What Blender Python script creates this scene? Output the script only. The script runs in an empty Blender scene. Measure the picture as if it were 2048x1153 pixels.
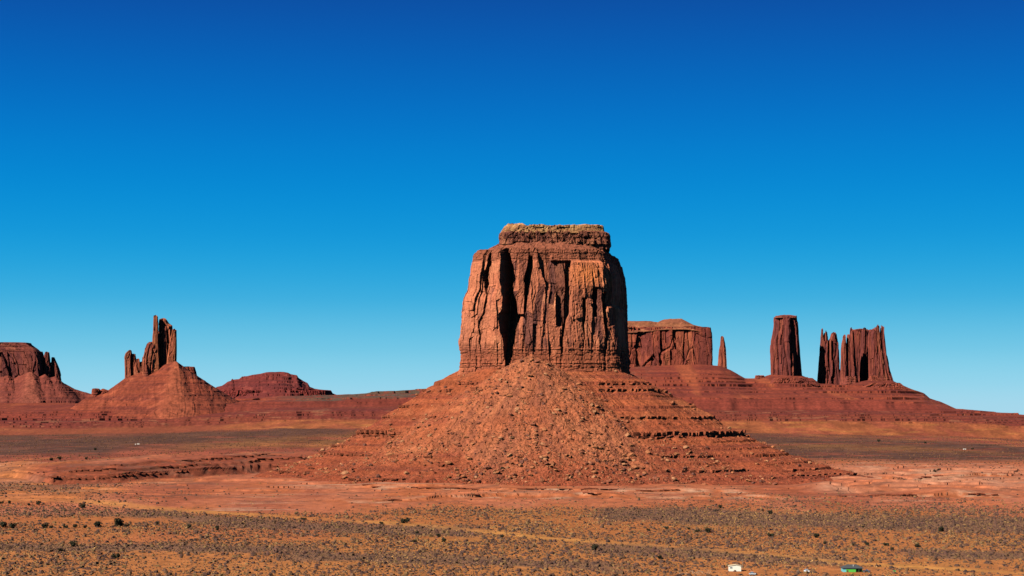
import bpy, math, random
import numpy as np

random.seed(7)
RNG = np.random.default_rng(7)
scene = bpy.context.scene
COL = scene.collection

# ------------------------------------------------------------------ camera model
F = 3333.0            # focal length in photograph pixels (photo is 2048 wide)
CX, YH = 1024.0, 815.0
H = 84.0              # eye height above the valley floor


def X(px, d):
    return (np.asarray(px, float) - CX) * d / F


def Z(py, d):
    return H - (np.asarray(py, float) - YH) * d / F


# ------------------------------------------------------------------ noise
def _h(ix, iy, seed):
    a = (np.asarray(ix).astype(np.int64) & 0xFFFFFFFF).astype(np.uint64)
    b = (np.asarray(iy).astype(np.int64) & 0xFFFFFFFF).astype(np.uint64)
    h = (a * np.uint64(374761393) + b * np.uint64(668265263) + np.uint64(seed * 974711 + 12345)) & np.uint64(0xFFFFFFFF)
    h = ((h ^ (h >> np.uint64(13))) * np.uint64(1274126177)) & np.uint64(0xFFFFFFFF)
    h = ((h ^ (h >> np.uint64(16))) * np.uint64(2246822519)) & np.uint64(0xFFFFFFFF)
    h = h ^ (h >> np.uint64(15))
    return (h & np.uint64(0xFFFFFF)).astype(np.float64) / 16777215.0


def vn(x, y, seed=0):
    x, y = np.broadcast_arrays(np.asarray(x, float), np.asarray(y, float))
    ix, iy = np.floor(x), np.floor(y)
    fx, fy = x - ix, y - iy
    fx = fx * fx * (3 - 2 * fx)
    fy = fy * fy * (3 - 2 * fy)
    a = _h(ix, iy, seed); b = _h(ix + 1, iy, seed)
    c = _h(ix, iy + 1, seed); d = _h(ix + 1, iy + 1, seed)
    return ((a * (1 - fx) + b * fx) * (1 - fy) + (c * (1 - fx) + d * fx) * fy) * 2 - 1


def fbm(x, y, seed=0, octv=4, gain=0.5):
    t = 0.0; amp = 1.0; n = 0.0; f = 1.0
    for o in range(octv):
        t = t + amp * vn(np.asarray(x) * f + 17.3 * o, np.asarray(y) * f - 9.1 * o, seed + o * 31)
        n += amp; amp *= gain; f *= 2.03
    return t / n


def worley(x, y, seed=0, jit=0.95):
    """nearest jittered cell: F1, F2, random id (2), offset from the cell's point"""
    x, y = np.broadcast_arrays(np.asarray(x, float), np.asarray(y, float))
    ix, iy = np.floor(x), np.floor(y)
    f1 = np.full(x.shape, 9e9); f2 = np.full(x.shape, 9e9)
    ox = np.zeros(x.shape); oy = np.zeros(x.shape); cxx = np.zeros(x.shape); cyy = np.zeros(x.shape)
    for i in (-1, 0, 1):
        for j in (-1, 0, 1):
            gx, gy = ix + i, iy + j
            px_ = gx + 0.5 + jit * (_h(gx, gy, seed) - 0.5)
            py_ = gy + 0.5 + jit * (_h(gx, gy, seed + 101) - 0.5)
            dx, dy = x - px_, y - py_
            dd = dx * dx + dy * dy
            m = dd < f1
            f2 = np.where(m, f1, np.minimum(f2, dd))
            ox = np.where(m, dx, ox); oy = np.where(m, dy, oy)
            cxx = np.where(m, gx, cxx); cyy = np.where(m, gy, cyy)
            f1 = np.where(m, dd, f1)
    return np.sqrt(f1), np.sqrt(f2), _h(cxx, cyy, seed + 7), _h(cxx, cyy, seed + 8), _h(cxx, cyy, seed + 9), ox, oy


def facets(s, z, ws, hs, amp, seed, tilt=1.0, groove=0.0, gw=0.08):
    """broken rock: every cell of a jittered grid is a tilted plane, joints between them"""
    wx = s / ws + 0.25 * fbm(s / ws, z / hs, seed + 3, 2)
    wz = z / hs + 0.25 * fbm(s / ws + 9, z / hs, seed + 4, 2)
    f1, f2, r1, r2, r3, ox, oy = worley(wx, wz, seed)
    out = amp * ((r1 - 0.5) * 1.6 + tilt * ((r2 - 0.5) * 2.2 * ox + (r3 - 0.5) * 1.4 * oy))
    if groove:
        out = out - groove * np.clip(1 - (f2 - f1) / gw, 0, 1)
    return out, r1


def slabs(s, z, w, h, seed, lean=2.0):
    """jointed rock: columns of uneven width, each split into uneven tall blocks; returns col depth, block depth, tilt, block id (0..1)"""
    sw = s + lean * fbm(s / 45, z / 80, seed, 2)
    k = np.arange(4000); e = np.cumsum(w * (0.35 + 1.3 * _h(k, 0 * k, seed + 2)))
    e = e - 60.0
    ci = np.searchsorted(e, sw.ravel()).reshape(sw.shape)
    lo = e[np.clip(ci - 1, 0, 3999)]; hi = e[np.clip(ci, 0, 3999)]
    u = np.clip((sw - lo) / (hi - lo + 1e-6), 0, 1)
    hc = h * (0.45 + 1.2 * _h(ci, 0 * ci, seed + 3))
    zk = np.floor((z + 90 * _h(ci, 0 * ci, seed + 4) + (u - .5) * w * 1.2 * (_h(ci, 0 * ci, seed + 5) - .5)) / hc)
    return _h(ci, 0 * ci, seed + 6) - .5, _h(ci, zk, seed + 7) - .5, (u - .5) * 2 * (_h(ci, zk, seed + 8) - .5), _h(ci, zk, seed + 9)


def ss(a, b, x):
    t = np.clip((np.asarray(x, float) - a) / (b - a), 0, 1)
    return t * t * (3 - 2 * t)


def interp(x, pts):
    p = np.asarray(pts, float)
    return np.interp(x, p[:, 0], p[:, 1])


def mixc(a, b, t):
    t = np.clip(t, 0, 1)[..., None]
    return a * (1 - t) + np.asarray(b, float) * t


# ------------------------------------------------------------------ materials
def rock_mat(name, s1=0.5, s2=2.0, strength=0.5, bump=0.6, bdist=0.6, rough=0.95, stretch=(1, 1, 1)):
    m = bpy.data.materials.new(name); m.use_nodes = True
    nt = m.node_tree; nd = nt.nodes; lk = nt.links
    b = nd['Principled BSDF']
    b.inputs['Roughness'].default_value = rough
    b.inputs['Specular IOR Level'].default_value = 0.12
    at = nd.new('ShaderNodeAttribute'); at.attribute_name = 'col'
    geo = nd.new('ShaderNodeNewGeometry')
    mp = nd.new('ShaderNodeMapping'); mp.inputs['Scale'].default_value = stretch
    lk.new(geo.outputs['Position'], mp.inputs['Vector'])
    n1 = nd.new('ShaderNodeTexNoise'); n1.inputs['Scale'].default_value = s1; n1.inputs['Detail'].default_value = 5
    n1.inputs['Roughness'].default_value = 0.65
    n2 = nd.new('ShaderNodeTexNoise'); n2.inputs['Scale'].default_value = s2; n2.inputs['Detail'].default_value = 3
    lk.new(mp.outputs['Vector'], n1.inputs['Vector']); lk.new(mp.outputs['Vector'], n2.inputs['Vector'])
    r = nd.new('ShaderNodeMapRange'); r.inputs['From Min'].default_value = 0.3; r.inputs['From Max'].default_value = 0.7
    r.inputs['To Min'].default_value = 1 - strength; r.inputs['To Max'].default_value = 1 + strength * 0.75
    lk.new(n1.outputs['Fac'], r.inputs['Value'])
    mx = nd.new('ShaderNodeVectorMath'); mx.operation = 'SCALE'
    lk.new(at.outputs['Color'], mx.inputs[0]); lk.new(r.outputs['Result'], mx.inputs['Scale'])
    lk.new(mx.outputs['Vector'], b.inputs['Base Color'])
    bp = nd.new('ShaderNodeBump'); bp.inputs['Strength'].default_value = bump; bp.inputs['Distance'].default_value = bdist
    ad = nd.new('ShaderNodeMath'); ad.operation = 'ADD'
    lk.new(n1.outputs['Fac'], ad.inputs[0]); lk.new(n2.outputs['Fac'], ad.inputs[1])
    lk.new(ad.outputs['Value'], bp.inputs['Height']); lk.new(bp.outputs['Normal'], b.inputs['Normal'])
    return m


def plain_mat(name, col, rough=0.7, spec=0.3, var=0.12, scale=3.0, metallic=0.0):
    m = bpy.data.materials.new(name); m.use_nodes = True
    nt = m.node_tree; nd = nt.nodes; lk = nt.links
    b = nd['Principled BSDF']
    b.inputs['Roughness'].default_value = rough
    b.inputs['Specular IOR Level'].default_value = spec
    b.inputs['Metallic'].default_value = metallic
    geo = nd.new('ShaderNodeNewGeometry')
    n1 = nd.new('ShaderNodeTexNoise'); n1.inputs['Scale'].default_value = scale; n1.inputs['Detail'].default_value = 4
    lk.new(geo.outputs['Position'], n1.inputs['Vector'])
    r = nd.new('ShaderNodeMapRange'); r.inputs['To Min'].default_value = 1 - var; r.inputs['To Max'].default_value = 1 + var
    lk.new(n1.outputs['Fac'], r.inputs['Value'])
    mx = nd.new('ShaderNodeVectorMath'); mx.operation = 'SCALE'
    mx.inputs[0].default_value = col[:3]
    lk.new(r.outputs['Result'], mx.inputs['Scale']); lk.new(mx.outputs['Vector'], b.inputs['Base Color'])
    return m


M_GROUND = rock_mat('desert_floor', 0.12, 0.9, 0.42, 0.5, 1.0)
M_CLIFF = rock_mat('sandstone_cliff', 0.35, 1.2, 0.34, 0.35, 0.5, stretch=(1, 1, 0.45))
M_TALUS = rock_mat('talus_debris', 0.30, 1.3, 0.45, 0.8, 1.0)
M_CAP = rock_mat('layered_caprock', 0.5, 1.4, 0.35, 0.6, 0.8, stretch=(0.6, 0.6, 1.8))
M_FAR = rock_mat('distant_sandstone', 0.10, 0.4, 0.30, 0.5, 2.0, stretch=(1, 1, 0.5))
M_FARTALUS = rock_mat('distant_red_slope', 0.08, 0.35, 0.42, 0.7, 2.0)
M_BOULDER = rock_mat('boulder_stone', 0.6, 2.0, 0.35, 0.5, 0.4)
M_SCRUB = rock_mat('dry_scrub', 1.5, 4.0, 0.45, 0.3, 0.2)
M_LEAF = rock_mat('juniper_foliage', 1.2, 4.0, 0.45, 0.2, 0.1)
M_BARK = plain_mat('juniper_bark', (0.055, 0.036, 0.025))


# ------------------------------------------------------------------ mesh helpers
def link(o, parent=None):
    COL.objects.link(o)
    if parent is not None:
        o.parent = parent
    return o


ALBEDO = 0.48          # all rock, soil and plant colours are scaled to real-world reflectance


def mesh_np(name, verts, faces, mat, col=None, parent=None, smooth=False, loc=None):
    """faces: (n,3) or (n,4) array, or a list of such arrays"""
    verts = np.asarray(verts, float).reshape(-1, 3)
    fl = faces if isinstance(faces, list) else [faces]
    fl = [np.asarray(f, np.int32) for f in fl if len(f)]
    me = bpy.data.meshes.new(name)
    me.vertices.add(len(verts))
    me.vertices.foreach_set('co', verts.astype(np.float32).ravel())
    nl = sum(f.size for f in fl); nf = sum(len(f) for f in fl)
    me.loops.add(nl); me.polygons.add(nf)
    me.loops.foreach_set('vertex_index', np.concatenate([f.ravel() for f in fl]))
    starts = []; o = 0
    for f in fl:
        k = f.shape[1]
        starts.append(o + np.arange(len(f)) * k); o += f.size
    me.polygons.foreach_set('loop_start', np.concatenate(starts).astype(np.int32))
    me.update(calc_edges=True)
    me.polygons.foreach_set('use_smooth', np.full(nf, smooth, bool))
    if col is not None:
        ca = me.color_attributes.new('col', 'FLOAT_COLOR', 'POINT')
        c = np.ones((len(verts), 4), np.float32); c[:, :3] = np.clip(np.asarray(col).reshape(-1, 3) * ALBEDO, 0.002, 1)
        ca.data.foreach_set('color', c.ravel())
    me.materials.append(mat)
    ob = bpy.data.objects.new(name, me)
    if loc is not None:
        ob.location = loc
    return link(ob, parent)


def grid_faces(nr, nc, wrap=False):
    i = np.arange(nr - 1)[:, None]; j = np.arange(nc if wrap else nc - 1)[None, :]
    j2 = (j + 1) % nc
    a = i * nc + j; b = i * nc + j2; c = (i + 1) * nc + j2; d = (i + 1) * nc + j
    return np.stack([a, b, c, d], -1).reshape(-1, 4)


def tag(o, label=None, cat=None, group=None, kind=None):
    if label: o['label'] = label
    if cat: o['category'] = cat
    if group: o['group'] = group
    if kind: o['kind'] = kind
    return o


def empty(name, loc, label=None, cat=None, group=None):
    o = bpy.data.objects.new(name, None); o.location = loc
    o.empty_display_size = 0.5
    link(o); tag(o, label, cat, group)
    return o


def bring(o, parent):
    """parent keeping world place (parent is unrotated and unscaled)"""
    o.parent = parent
    o.location = o.location - parent.location
    return o


# ------------------------------------------------------------------ terrain
BX, BY = 44.0, 2070.0          # middle of the great butte

# skyline / bench rows of the far terrain: photo column -> photo rows
_T = np.array([
    # px    y0   y2   y3   y4   y5   y6   y7
    [-400, 872, 858, 846, 838, 828, 818, 808],
    [0,    870, 857, 846, 838, 826, 815, 806],
    [150,  868, 857, 846, 838, 825, 815, 807],
    [350,  865, 854, 840, 832, 817, 812, 808],
    [440,  860, 850, 834, 826, 809, 804, 801],
    [560,  857, 842, 824, 816, 803, 797, 793],
    [660,  857, 841, 823, 815, 803, 795, 790.5],
    [700,  857, 841, 822, 814, 799, 793, 789],
    [840,  856, 841, 822, 813, 795, 786, 779],
    [950,  856, 841, 822, 813, 794, 782, 770],
    [1090, 860, 843, 826, 817, 796, 774, 737],
    [1250, 862, 843, 827, 818, 797, 772, 735],
    [1400, 866, 843, 828, 820, 798, 770, 729],
    [1440, 866, 843, 828, 821, 798, 772, 732],
    [1462, 866, 843, 829, 821, 798, 775, 741],
    [1490, 866, 843, 829, 821, 798, 780, 757],
    [1515, 866, 843, 829, 821, 799, 783, 757],
    [1540, 866, 843, 829, 821, 799, 783, 750],
    [1575, 867, 843, 829, 821, 799, 783, 746],
    [1605, 867, 843, 829, 821, 799, 783, 752],
    [1640, 868, 843, 829, 821, 799, 784, 768],
    [1690, 869, 843, 829, 821, 800, 786, 770],
    [1740, 870, 844, 830, 822, 801, 787, 760],
    [1785, 871, 844, 831, 823, 803, 789, 762],
    [1821, 871, 845, 832, 824, 805, 793, 778],
    [1848, 872, 845, 833, 825, 808, 799, 787],
    [1860, 872, 846, 833, 826, 811, 804, 797],
    [1880, 872, 846, 834, 827, 815, 809, 803],
    [1912, 873, 847, 835, 829, 823, 820, 818],
    [1982, 876, 849, 838, 833, 829, 826, 824],
    [2048, 880, 853, 842, 838, 834, 832, 830],
    [2400, 886, 860, 850, 846, 843, 841, 839],
], float)
_KD = np.array([5200, 5400, 5490, 5700, 5810, 6200, 6600], float)


def terraces(z, levels, mask=1.0):
    """levels: list of (z, height, reach) - a small cliff at z with a bench above it"""
    add = np.zeros_like(z)
    for L, A, w in levels:
        t = z - L
        add = add + np.where(t >= 0, A * np.exp(-np.clip(t, 0, 200) / w), 0) - np.where(t < 0, 0.25 * A * np.exp(-np.clip(-t, 0, 200) / w), 0)
    return z + add * mask


_rr = random.Random(3)
BENCH_LEVELS = []
_z = 12.0
while _z < 66:
    BENCH_LEVELS.append((_z, _rr.uniform(2.5, 5.5), _rr.uniform(5, 8))); _z += _rr.uniform(6, 9)
for _z, _a in ((99, 2.5), (113, 5.5), (128, 2.0), (138, 6.0), (151, 3.0), (163, 7.0), (178, 4.0), (192, 6.0), (208, 3.5)):
    BENCH_LEVELS.append((_z, _a, 8))


SPUR_BASE = [(-60, 956), (26, 957), (105, 969), (236, 966), (315, 961), (420, 956), (520, 950), (640, 946), (760, 944)]


BANKS = [([(560, 1006), (700, 1009), (850, 1006), (1000, 1000), (1200, 999), (1400, 1003), (1600, 1005)], [(560, 0), (700, 2.5), (1000, 4.5), (1300, 5), (1520, 4.5), (1610, 0)], 12),
         ([(640, 975), (760, 980), (1000, 984), (1300, 987), (1570, 989)], [(640, 0), (780, 3), (1100, 4), (1400, 4), (1570, 0)], 10),
         ([(1600, 1006), (1700, 1003), (1800, 1001), (1900, 999), (2060, 1000)], [(1600, 0), (1680, 3.5), (1900, 5), (2060, 0)], 9),
         ([(1700, 976), (1830, 973), (1960, 970), (2100, 975)], [(1700, 0), (1800, 4), (1950, 5), (2100, 0)], 9)]


def ground_z(px, d):
    px = np.asarray(px, float); d = np.asarray(d, float)
    px, d = np.broadcast_arrays(px, d)
    x = X(px, d); y = d
    # wide, gentle undulation
    z = 2.0 * fbm(x / 420, y / 420, 11, 3) * ss(900, 1500, d) + 0.35 * fbm(x / 40, y / 40, 12, 3)
    # low red ledges in the middle ground
    w = ss(1380, 1480, d) * (1 - ss(2300, 2700, d))
    n = fbm(x / 300, y / 70, 21, 3) * 5.2 + 2.2
    lv = [(0.2, 1.4, 2.2), (2.2, 2.0, 2.6), (4.4, 2.2, 3.0), (6.4, 1.6, 2.5)]
    n2 = np.clip(terraces(n + 0.22 * fbm(x / 26, y / 30, 22, 2), lv, np.clip(0.2 + 1.6 * fbm(x / 90, y / 60, 23, 2) + 0.3, 0, 1)), -1.5, 12)
    z = z + w * (n2 * (0.45 + 0.55 * ss(-0.2, 0.5, fbm(x / 500, y / 300, 25, 2))))
    # hummocky pale badlands right of the butte
    w = ss(1560, 1680, px) * ss(1570, 1680, d) * (1 - ss(2150, 2500, d))
    n = 7.5 * np.abs(fbm(x / 95, y / 120, 31, 4)) + 2
    z = z + w * terraces(n + 0.2 * fbm(x / 22, y / 30, 32, 2), [(2.6, 1.2, 2.0), (4.3, 1.6, 2.2)], np.clip(0.5 + 1.3 * fbm(x / 120, y / 120, 33, 2), 0, 1))
    # long red spur running left from the butte
    db = H * F / (interp(px, SPUR_BASE) - YH)
    wob = 9 * fbm(x / 38, 0 * x, 41, 3) + 3 * np.abs(fbm(x / 11, y / 90, 42, 2))
    t = d - db + wob
    hmax = interp(px, [(-60, 0), (30, 9), (140, 15), (300, 17), (520, 18), (660, 19), (760, 12), (850, 0)])
    face = np.clip(t / 22, 0, 1)
    prof = 0.46 * face ** 1.1 + 0.20 * ss(44, 56, t) + 0.16 * ss(98, 112, t) + 0.18 * ss(20, 230, t)
    step = 1.2 * ss(0.8, 0.95, face)
    gul = -1.1 * np.abs(fbm(x / 6.5, y / 90, 45, 2)) * ss(0, 0.4, face) * (1 - ss(0.9, 1.0, face))
    sp = (hmax * prof + (step * ss(2, 8, hmax)) + gul) * (1 - ss(230, 480, t)) * (t > 0)
    z = z + sp
    for bi_, (base, hts, fw) in enumerate(BANKS):
        db = H * F / (interp(px, base) - YH)
        t = d - db + 16 * fbm(x / 40, 0 * x, 341 + bi_, 3) + 2.5 * np.abs(fbm(x / 16, y / 60, 351 + bi_, 2))
        h_ = interp(px, hts) * np.clip(0.75 + 0.8 * fbm(x / 60, 0 * x, 361 + bi_, 2), 0.15, 1.3)
        f_ = np.clip(t / fw, 0, 1)
        z = z + h_ * (0.55 * f_ ** 0.8 + 0.45 * ss(0.70, 0.84, f_ + 0.015 * fbm(x / 14, y / 30, 371 + bi_, 2))) * (1 - ss(20, 150, t)) * (t > 0)
    # plain rising to the far bench, the bench itself and the ridge above it
    far = d > 3800
    if far.any():
        fd = d[far]; fpx = px[far]
        zk = [np.zeros_like(fd)]
        kd = [np.full_like(fd, 3800.0)]
        shift = 45 * fbm(fpx / 130, 0 * fpx, 51, 4) + 26 * fbm(fpx / 28, fd / 240, 52, 3)
        for k in range(7):
            zz = Z(np.interp(fpx, _T[:, 0], _T[:, k + 1]), _KD[k])
            zk.append(zz)
            kd.append(_KD[k] + (shift if 0 < k < 5 else shift * 0.3 * (k == 5)))
        zk.append(zk[-1] * 0.55 - 30); kd.append(np.full_like(fd, 7700.0))
        zk.append(np.full_like(fd, -80.0)); kd.append(np.full_like(fd, 10500.0))
        zk.append(np.full_like(fd, -900.0)); kd.append(np.full_like(fd, 40000.0))
        zz = zk[-1].copy()
        for k in range(len(zk) - 1):
            m = (fd >= kd[k]) & (fd < kd[k + 1])
            t = (fd - kd[k]) / (kd[k + 1] - kd[k])
            zz = np.where(m, zk[k] + (zk[k + 1] - zk[k]) * t, zz)
        fx = X(fpx, fd)
        wt = ss(5330, 5430, fd) * (1 - ss(6480, 6600, fd))
        rill = np.abs(fbm(fx / 34, fd / 190, 53, 3))
        zz = zz + wt * (3.0 * fbm(fx / 80, fd / 80, 54, 3) - 3.0 * rill)
        msk = wt * np.clip(0.1 + 1.6 * (0.45 + 0.7 * fbm(fx / 170, zz / 22, 55, 3)), 0, 1.25)
        zz = terraces(zz + 1.6 * fbm(fx / 60, fd / 200, 56, 3) + 0.5 * fbm(fx / 14, fd / 40, 57, 2), BENCH_LEVELS, msk)
        z = z.copy()
        k = ss(3800, 4300, fd)
        z[far] = z[far] * (1 - k) + zz * 1.0
    return z


# --- colours of the ground (albedo), in world space
C_SAND = np.array([.49, .160, .044]); C_YEL = np.array([.52, .212, .055]); C_RED = np.array([.50, .140, .052])
C_PINK = np.array([.58, .185, .090]); C_PALE = np.array([.58, .33, .21]); C_DARK = np.array([.130, .054, .032])
C_OLIVE = np.array([.235, .098, .032]); C_SHALE = np.array([.185, .034, .024]); C_BRICK = np.array([.31, .074, .036])
C_GREY = np.array([.17, .105, .075])


def band(px, py, pts, half, soft=0.4):
    """mask of a strip following pts=(px,py[,half])"""
    yc = interp(px, [(p[0], p[1]) for p in pts])
    return 1 - ss(1 - soft, 1 + soft, np.abs(py - yc) / half)


STRIPS = [([(-400, 1018), (0, 1018), (200, 1022), (360, 1029)], 9, -999, 390), ([(300, 1034), (520, 1048), (760, 1058), (1000, 1066)], 9, 330, 960),
          ([(1150, 1030), (1350, 1032), (1600, 1040), (2048, 1050), (2400, 1058)], 14, 1190, 2999), ([(1150, 1094), (1400, 1107), (1650, 1124), (1760, 1130)], 10, 1170, 1720),
          ([(-400, 1092), (300, 1094), (700, 1100)], 8, -999, 640), ([(1800, 1106), (2048, 1112), (2400, 1120)], 8, 1800, 2999), ([(600, 1110), (1000, 1122), (1300, 1140)], 9, 560, 1250)]


def dark_strips(px, py):
    """belts of dense blackbrush on the foreground flat"""
    w = 7 * fbm(px / 120, py / 14, 77, 3) + 3 * fbm(px / 30, py / 5, 78, 3)
    m = 0
    for pts, hf, x0, x1 in STRIPS:
        m = np.maximum(m, band(px, py + w, pts, hf, 0.45) * ss(x0 - 30, x0 + 40, px) * (1 - ss(x1 - 60, x1 + 40, px)))
    return m


def ground_col(px, d, z):
    x = X(px, d); y = d
    py = YH + H * F / np.clip(d, 300, 1e9)            # row of the flat floor
    nA = fbm(x / 160, y / 420, 61, 4); nB = fbm(x / 45, y / 110, 62, 4); nC = fbm(x / 9, y / 22, 63, 3)
    nD = fbm(x / 70, y / 400, 64, 4)
    c = np.ones(px.shape + (3,)) * C_SAND
    c = mixc(c, C_RED, ss(-0.1, 0.5, nA + 0.4 * nB) * 0.7)
    c = mixc(c, C_YEL, ss(0.1, 0.6, nB - 0.5 * nA) * 0.6)
    c = mixc(c, C_YEL * 1.08, (1 - ss(930, 1180, d + 120 * nB)) * 0.45)
    c = mixc(c, C_GREY, dark_strips(px, py) * 0.7)
    # bare pink-red ground in front of the butte
    m = ss(1290, 1420, d + 130 * nA + 60 * nB) * (1 - ss(2500, 3000, d + 200 * nA))
    t = mixc(np.ones_like(c) * C_RED, C_PINK, 0.5 + 0.9 * nB + 0.4 * nA)
    t = mixc(t, C_BRICK, ss(0.1, 0.5, nD) * 0.6)
    t = mixc(t, C_PALE, ss(0.28, 0.6, fbm(x / 110, y / 26, 65, 4)) * 0.75)
    c = mixc(c, t, m)
    # left: tan scrubby flats, right: pale badlands
    m = (1 - ss(60, 330, px + 120 * nB)) * ss(1400, 1500, d) * (1 - ss(2400, 2700, d))
    c = mixc(c, mixc(np.ones_like(c) * C_YEL, C_PALE * .8, 0.3 + nB) * .85, m * 0.4)
    m = ss(1560, 1700, px + 60 * nB) * (1 - ss(1990, 2100, px + 60 * nB)) * ss(1570, 1680, d + 60 * nB) * (1 - ss(2150, 2450, d + 150 * nB))
    c = mixc(c, mixc(np.ones_like(c) * C_PINK, C_PALE, 0.4 + 1.2 * nB), m * 0.8)
    # the red spur
    db = H * F / (interp(px, SPUR_BASE) - YH)
    m = ss(-25, 5, d - db) * (1 - ss(90, 260, d - db + 40 * nB)) * ss(10, 110, px) * (1 - ss(700, 820, px))
    c = mixc(c, mixc(np.ones_like(c) * np.array([.32, .070, .032]), C_BRICK * .75, 0.5 + 1.2 * fbm(x / 200, z / 1.6, 164, 3)), m * 0.9)
    # thin grey and dark streaks of gravel in the middle ground
    m = ss(0.18, 0.45, fbm(px / 70, py / 2.4, 165, 4)) * ss(1380, 1480, d) * (1 - ss(2300, 2600, d))
    c = mixc(c, np.array([.22, .085, .05]), m * 0.65)
    # pale crumbling faces of the low banks
    for bi_, (base, hts, fw) in enumerate(BANKS):
        db = H * F / (interp(px, base) - YH)
        m = ss(-14, 0, d - db + 16 * fbm(x / 40, 0 * x, 341 + bi_, 3)) * (1 - ss(8, 30, d - db + 16 * fbm(x / 40, 0 * x, 341 + bi_, 3))) * ss(0.5, 2.5, interp(px, hts))
        c = mixc(c, mixc(np.ones_like(c) * C_RED * .9, C_PALE, 0.15 + 1.5 * fbm(x / 22, z / 1.5, 381 + bi_, 3)), m * 0.85)
    # dark and yellow bands of the far plain
    w = 7 * fbm(px / 190, py / 14, 161, 4) + 3.5 * fbm(px / 60, py / 3.2, 162, 3)
    m = ss(2350, 2700, d + 250 * nA)
    t = np.ones_like(c) * C_BRICK * 1.1
    t = mixc(t, C_SAND, ss(-0.1, 0.5, nD))
    L = (px < 900)
    pyw = py + w
    # left half
    dk = band(px, pyw, [(-400, 890), (0, 884), (250, 880), (480, 876), (620, 872), (760, 867)], interp(px, [(-400, 17), (300, 14), (600, 8), (760, 4)]), 0.6)
    dk = dk * (1 - ss(690, 770, px))
    dk = np.maximum(dk, band(px, pyw, [(-400, 905), (0, 902), (160, 897), (320, 890)], 9, 0.6) * (1 - ss(200, 360, px)))
    ye = band(px, pyw, [(300, 898), (480, 886), (600, 884), (760, 880)], 7, 0.7) * ss(250, 420, px) * (1 - ss(760, 860, px))
    # right half
    r1 = band(px, pyw, [(1400, 873), (1560, 880), (1750, 884), (1950, 896), (2100, 908), (2400, 925)], 7.5, 0.7)
    r2 = band(px, pyw, [(1500, 902), (1700, 909), (1880, 918), (2100, 926), (2400, 938)], 10, 0.7)
    yr = band(px, pyw, [(1400, 884), (1560, 891), (1750, 898), (2000, 907), (2400, 925)], 8, 0.8)
    y2 = band(px, pyw, [(1600, 921), (1800, 933), (2000, 938), (2400, 945)], 8, 0.8)
    R = ss(1300, 1450, px)
    t = mixc(t, C_OLIVE, np.clip(yr + y2 * 0.9, 0, 1) * R)
    t = mixc(t, C_DARK, np.clip(r1 + r2, 0, 1) * R)
    t = mixc(t, C_OLIVE, ye * 0.85)
    t = mixc(t, C_DARK, dk)
    t = mixc(t, C_BRICK, ss(0.1, 0.5, fbm(px / 110, py / 3.0, 166, 4)) * 0.7)
    t = t * (1 + 0.5 * fbm(px / 45, py / 2.0, 66, 4) + 0.35 * fbm(x / 14, y / 50, 167, 2))[..., None]
    c = mixc(c, t, m)
    # far plain to bench
    fy = ss(4300, 5000, d + 180 * nA)
    f = mixc(np.ones_like(c) * C_DARK * 1.15, C_BRICK, ss(0.0, 0.5, nA))
    c = mixc(c, f, fy * ss(0, 1, 0.6 + 0 * px) * 0.6)
    o = ss(5080, 5200, d + 120 * nA)
    org = mixc(np.ones_like(c) * np.array([.37, .105, .038]), C_BRICK, ss(-0.1, 0.6, fbm(x / 60, y / 200, 67, 3)))
    org = mixc(org, C_YEL, ss(0.15, 0.5, fbm(x / 90, z / 7, 69, 4)) * 0.4)
    org = org * (1 + 0.5 * fbm(x / 35, d / 60, 169, 4))[..., None]
    left = 1 - ss(380, 520, px)
    org = mixc(org, C_BRICK * 0.9, left * 0.75)
    c = mixc(c, org, o)
    yrow = lambda k: Z(np.interp(px, _T[:, 0], _T[:, k]), _KD[k - 1])
    zn = z + 3.0 * fbm(x / 60, y / 60, 68, 3)
    b2 = ss(-3, 4, zn - yrow(2)) * o
    red = mixc(np.ones_like(c) * np.array([.22, .048, .026]), C_SHALE, 0.5 + 1.2 * fbm(x / 300, z / 5.5, 70, 3))
    red = mixc(red, np.array([.38, .16, .08]), ss(0.25, 0.6, fbm(x / 45, z / 3.0, 71, 4)) * 0.55)
    c = mixc(c, red, b2)
    b4 = ss(-2, 2, zn - yrow(4)) * o
    c = mixc(c, np.ones_like(c) * np.array([.225, .042, .025]) * (1 + 0.3 * fbm(x / 300, z / 3.0, 72, 3))[..., None], b4)
    b5 = ss(-1, 2, zn - yrow(5)) * o
    top = mixc(np.ones_like(c) * np.array([.31, .062, .030]), C_SHALE, 0.4 + 1.0 * fbm(x / 200, z / 7, 73, 3))
    top = mixc(top, np.array([.40, .098, .040]), ss(0.1, 0.5, fbm(x / 75, d / 500, 174, 3)) * 0.7)
    scrub = ss(520, 640, px) * (1 - ss(1180, 1330, px)) * ss(-0.3, 0.1, 0.1 + fbm(x / 30, y / 60, 74, 3))
    top = mixc(top, np.array([.125, .075, .05]), scrub)
    c = mixc(c, top, b5)
    # sandy tracks
    near = 1 - ss(1550, 1700, d)
    tr = band(px, py + 3.0 * nA + 1.2 * nB, [(130, 1008), (350, 1020), (520, 1034), (700, 1045), (900, 1056), (1100, 1078), (1300, 1091), (1500, 1106), (1700, 1128), (2050, 1148)], 3.0, 0.7)
    c = mixc(c, np.array([.66, .29, .072]), tr * near * np.clip(0.5 + 0.6 * nB, 0.1, 0.85))
    c = c * (1 + 0.16 * nC)[..., None]
    return c


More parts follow.
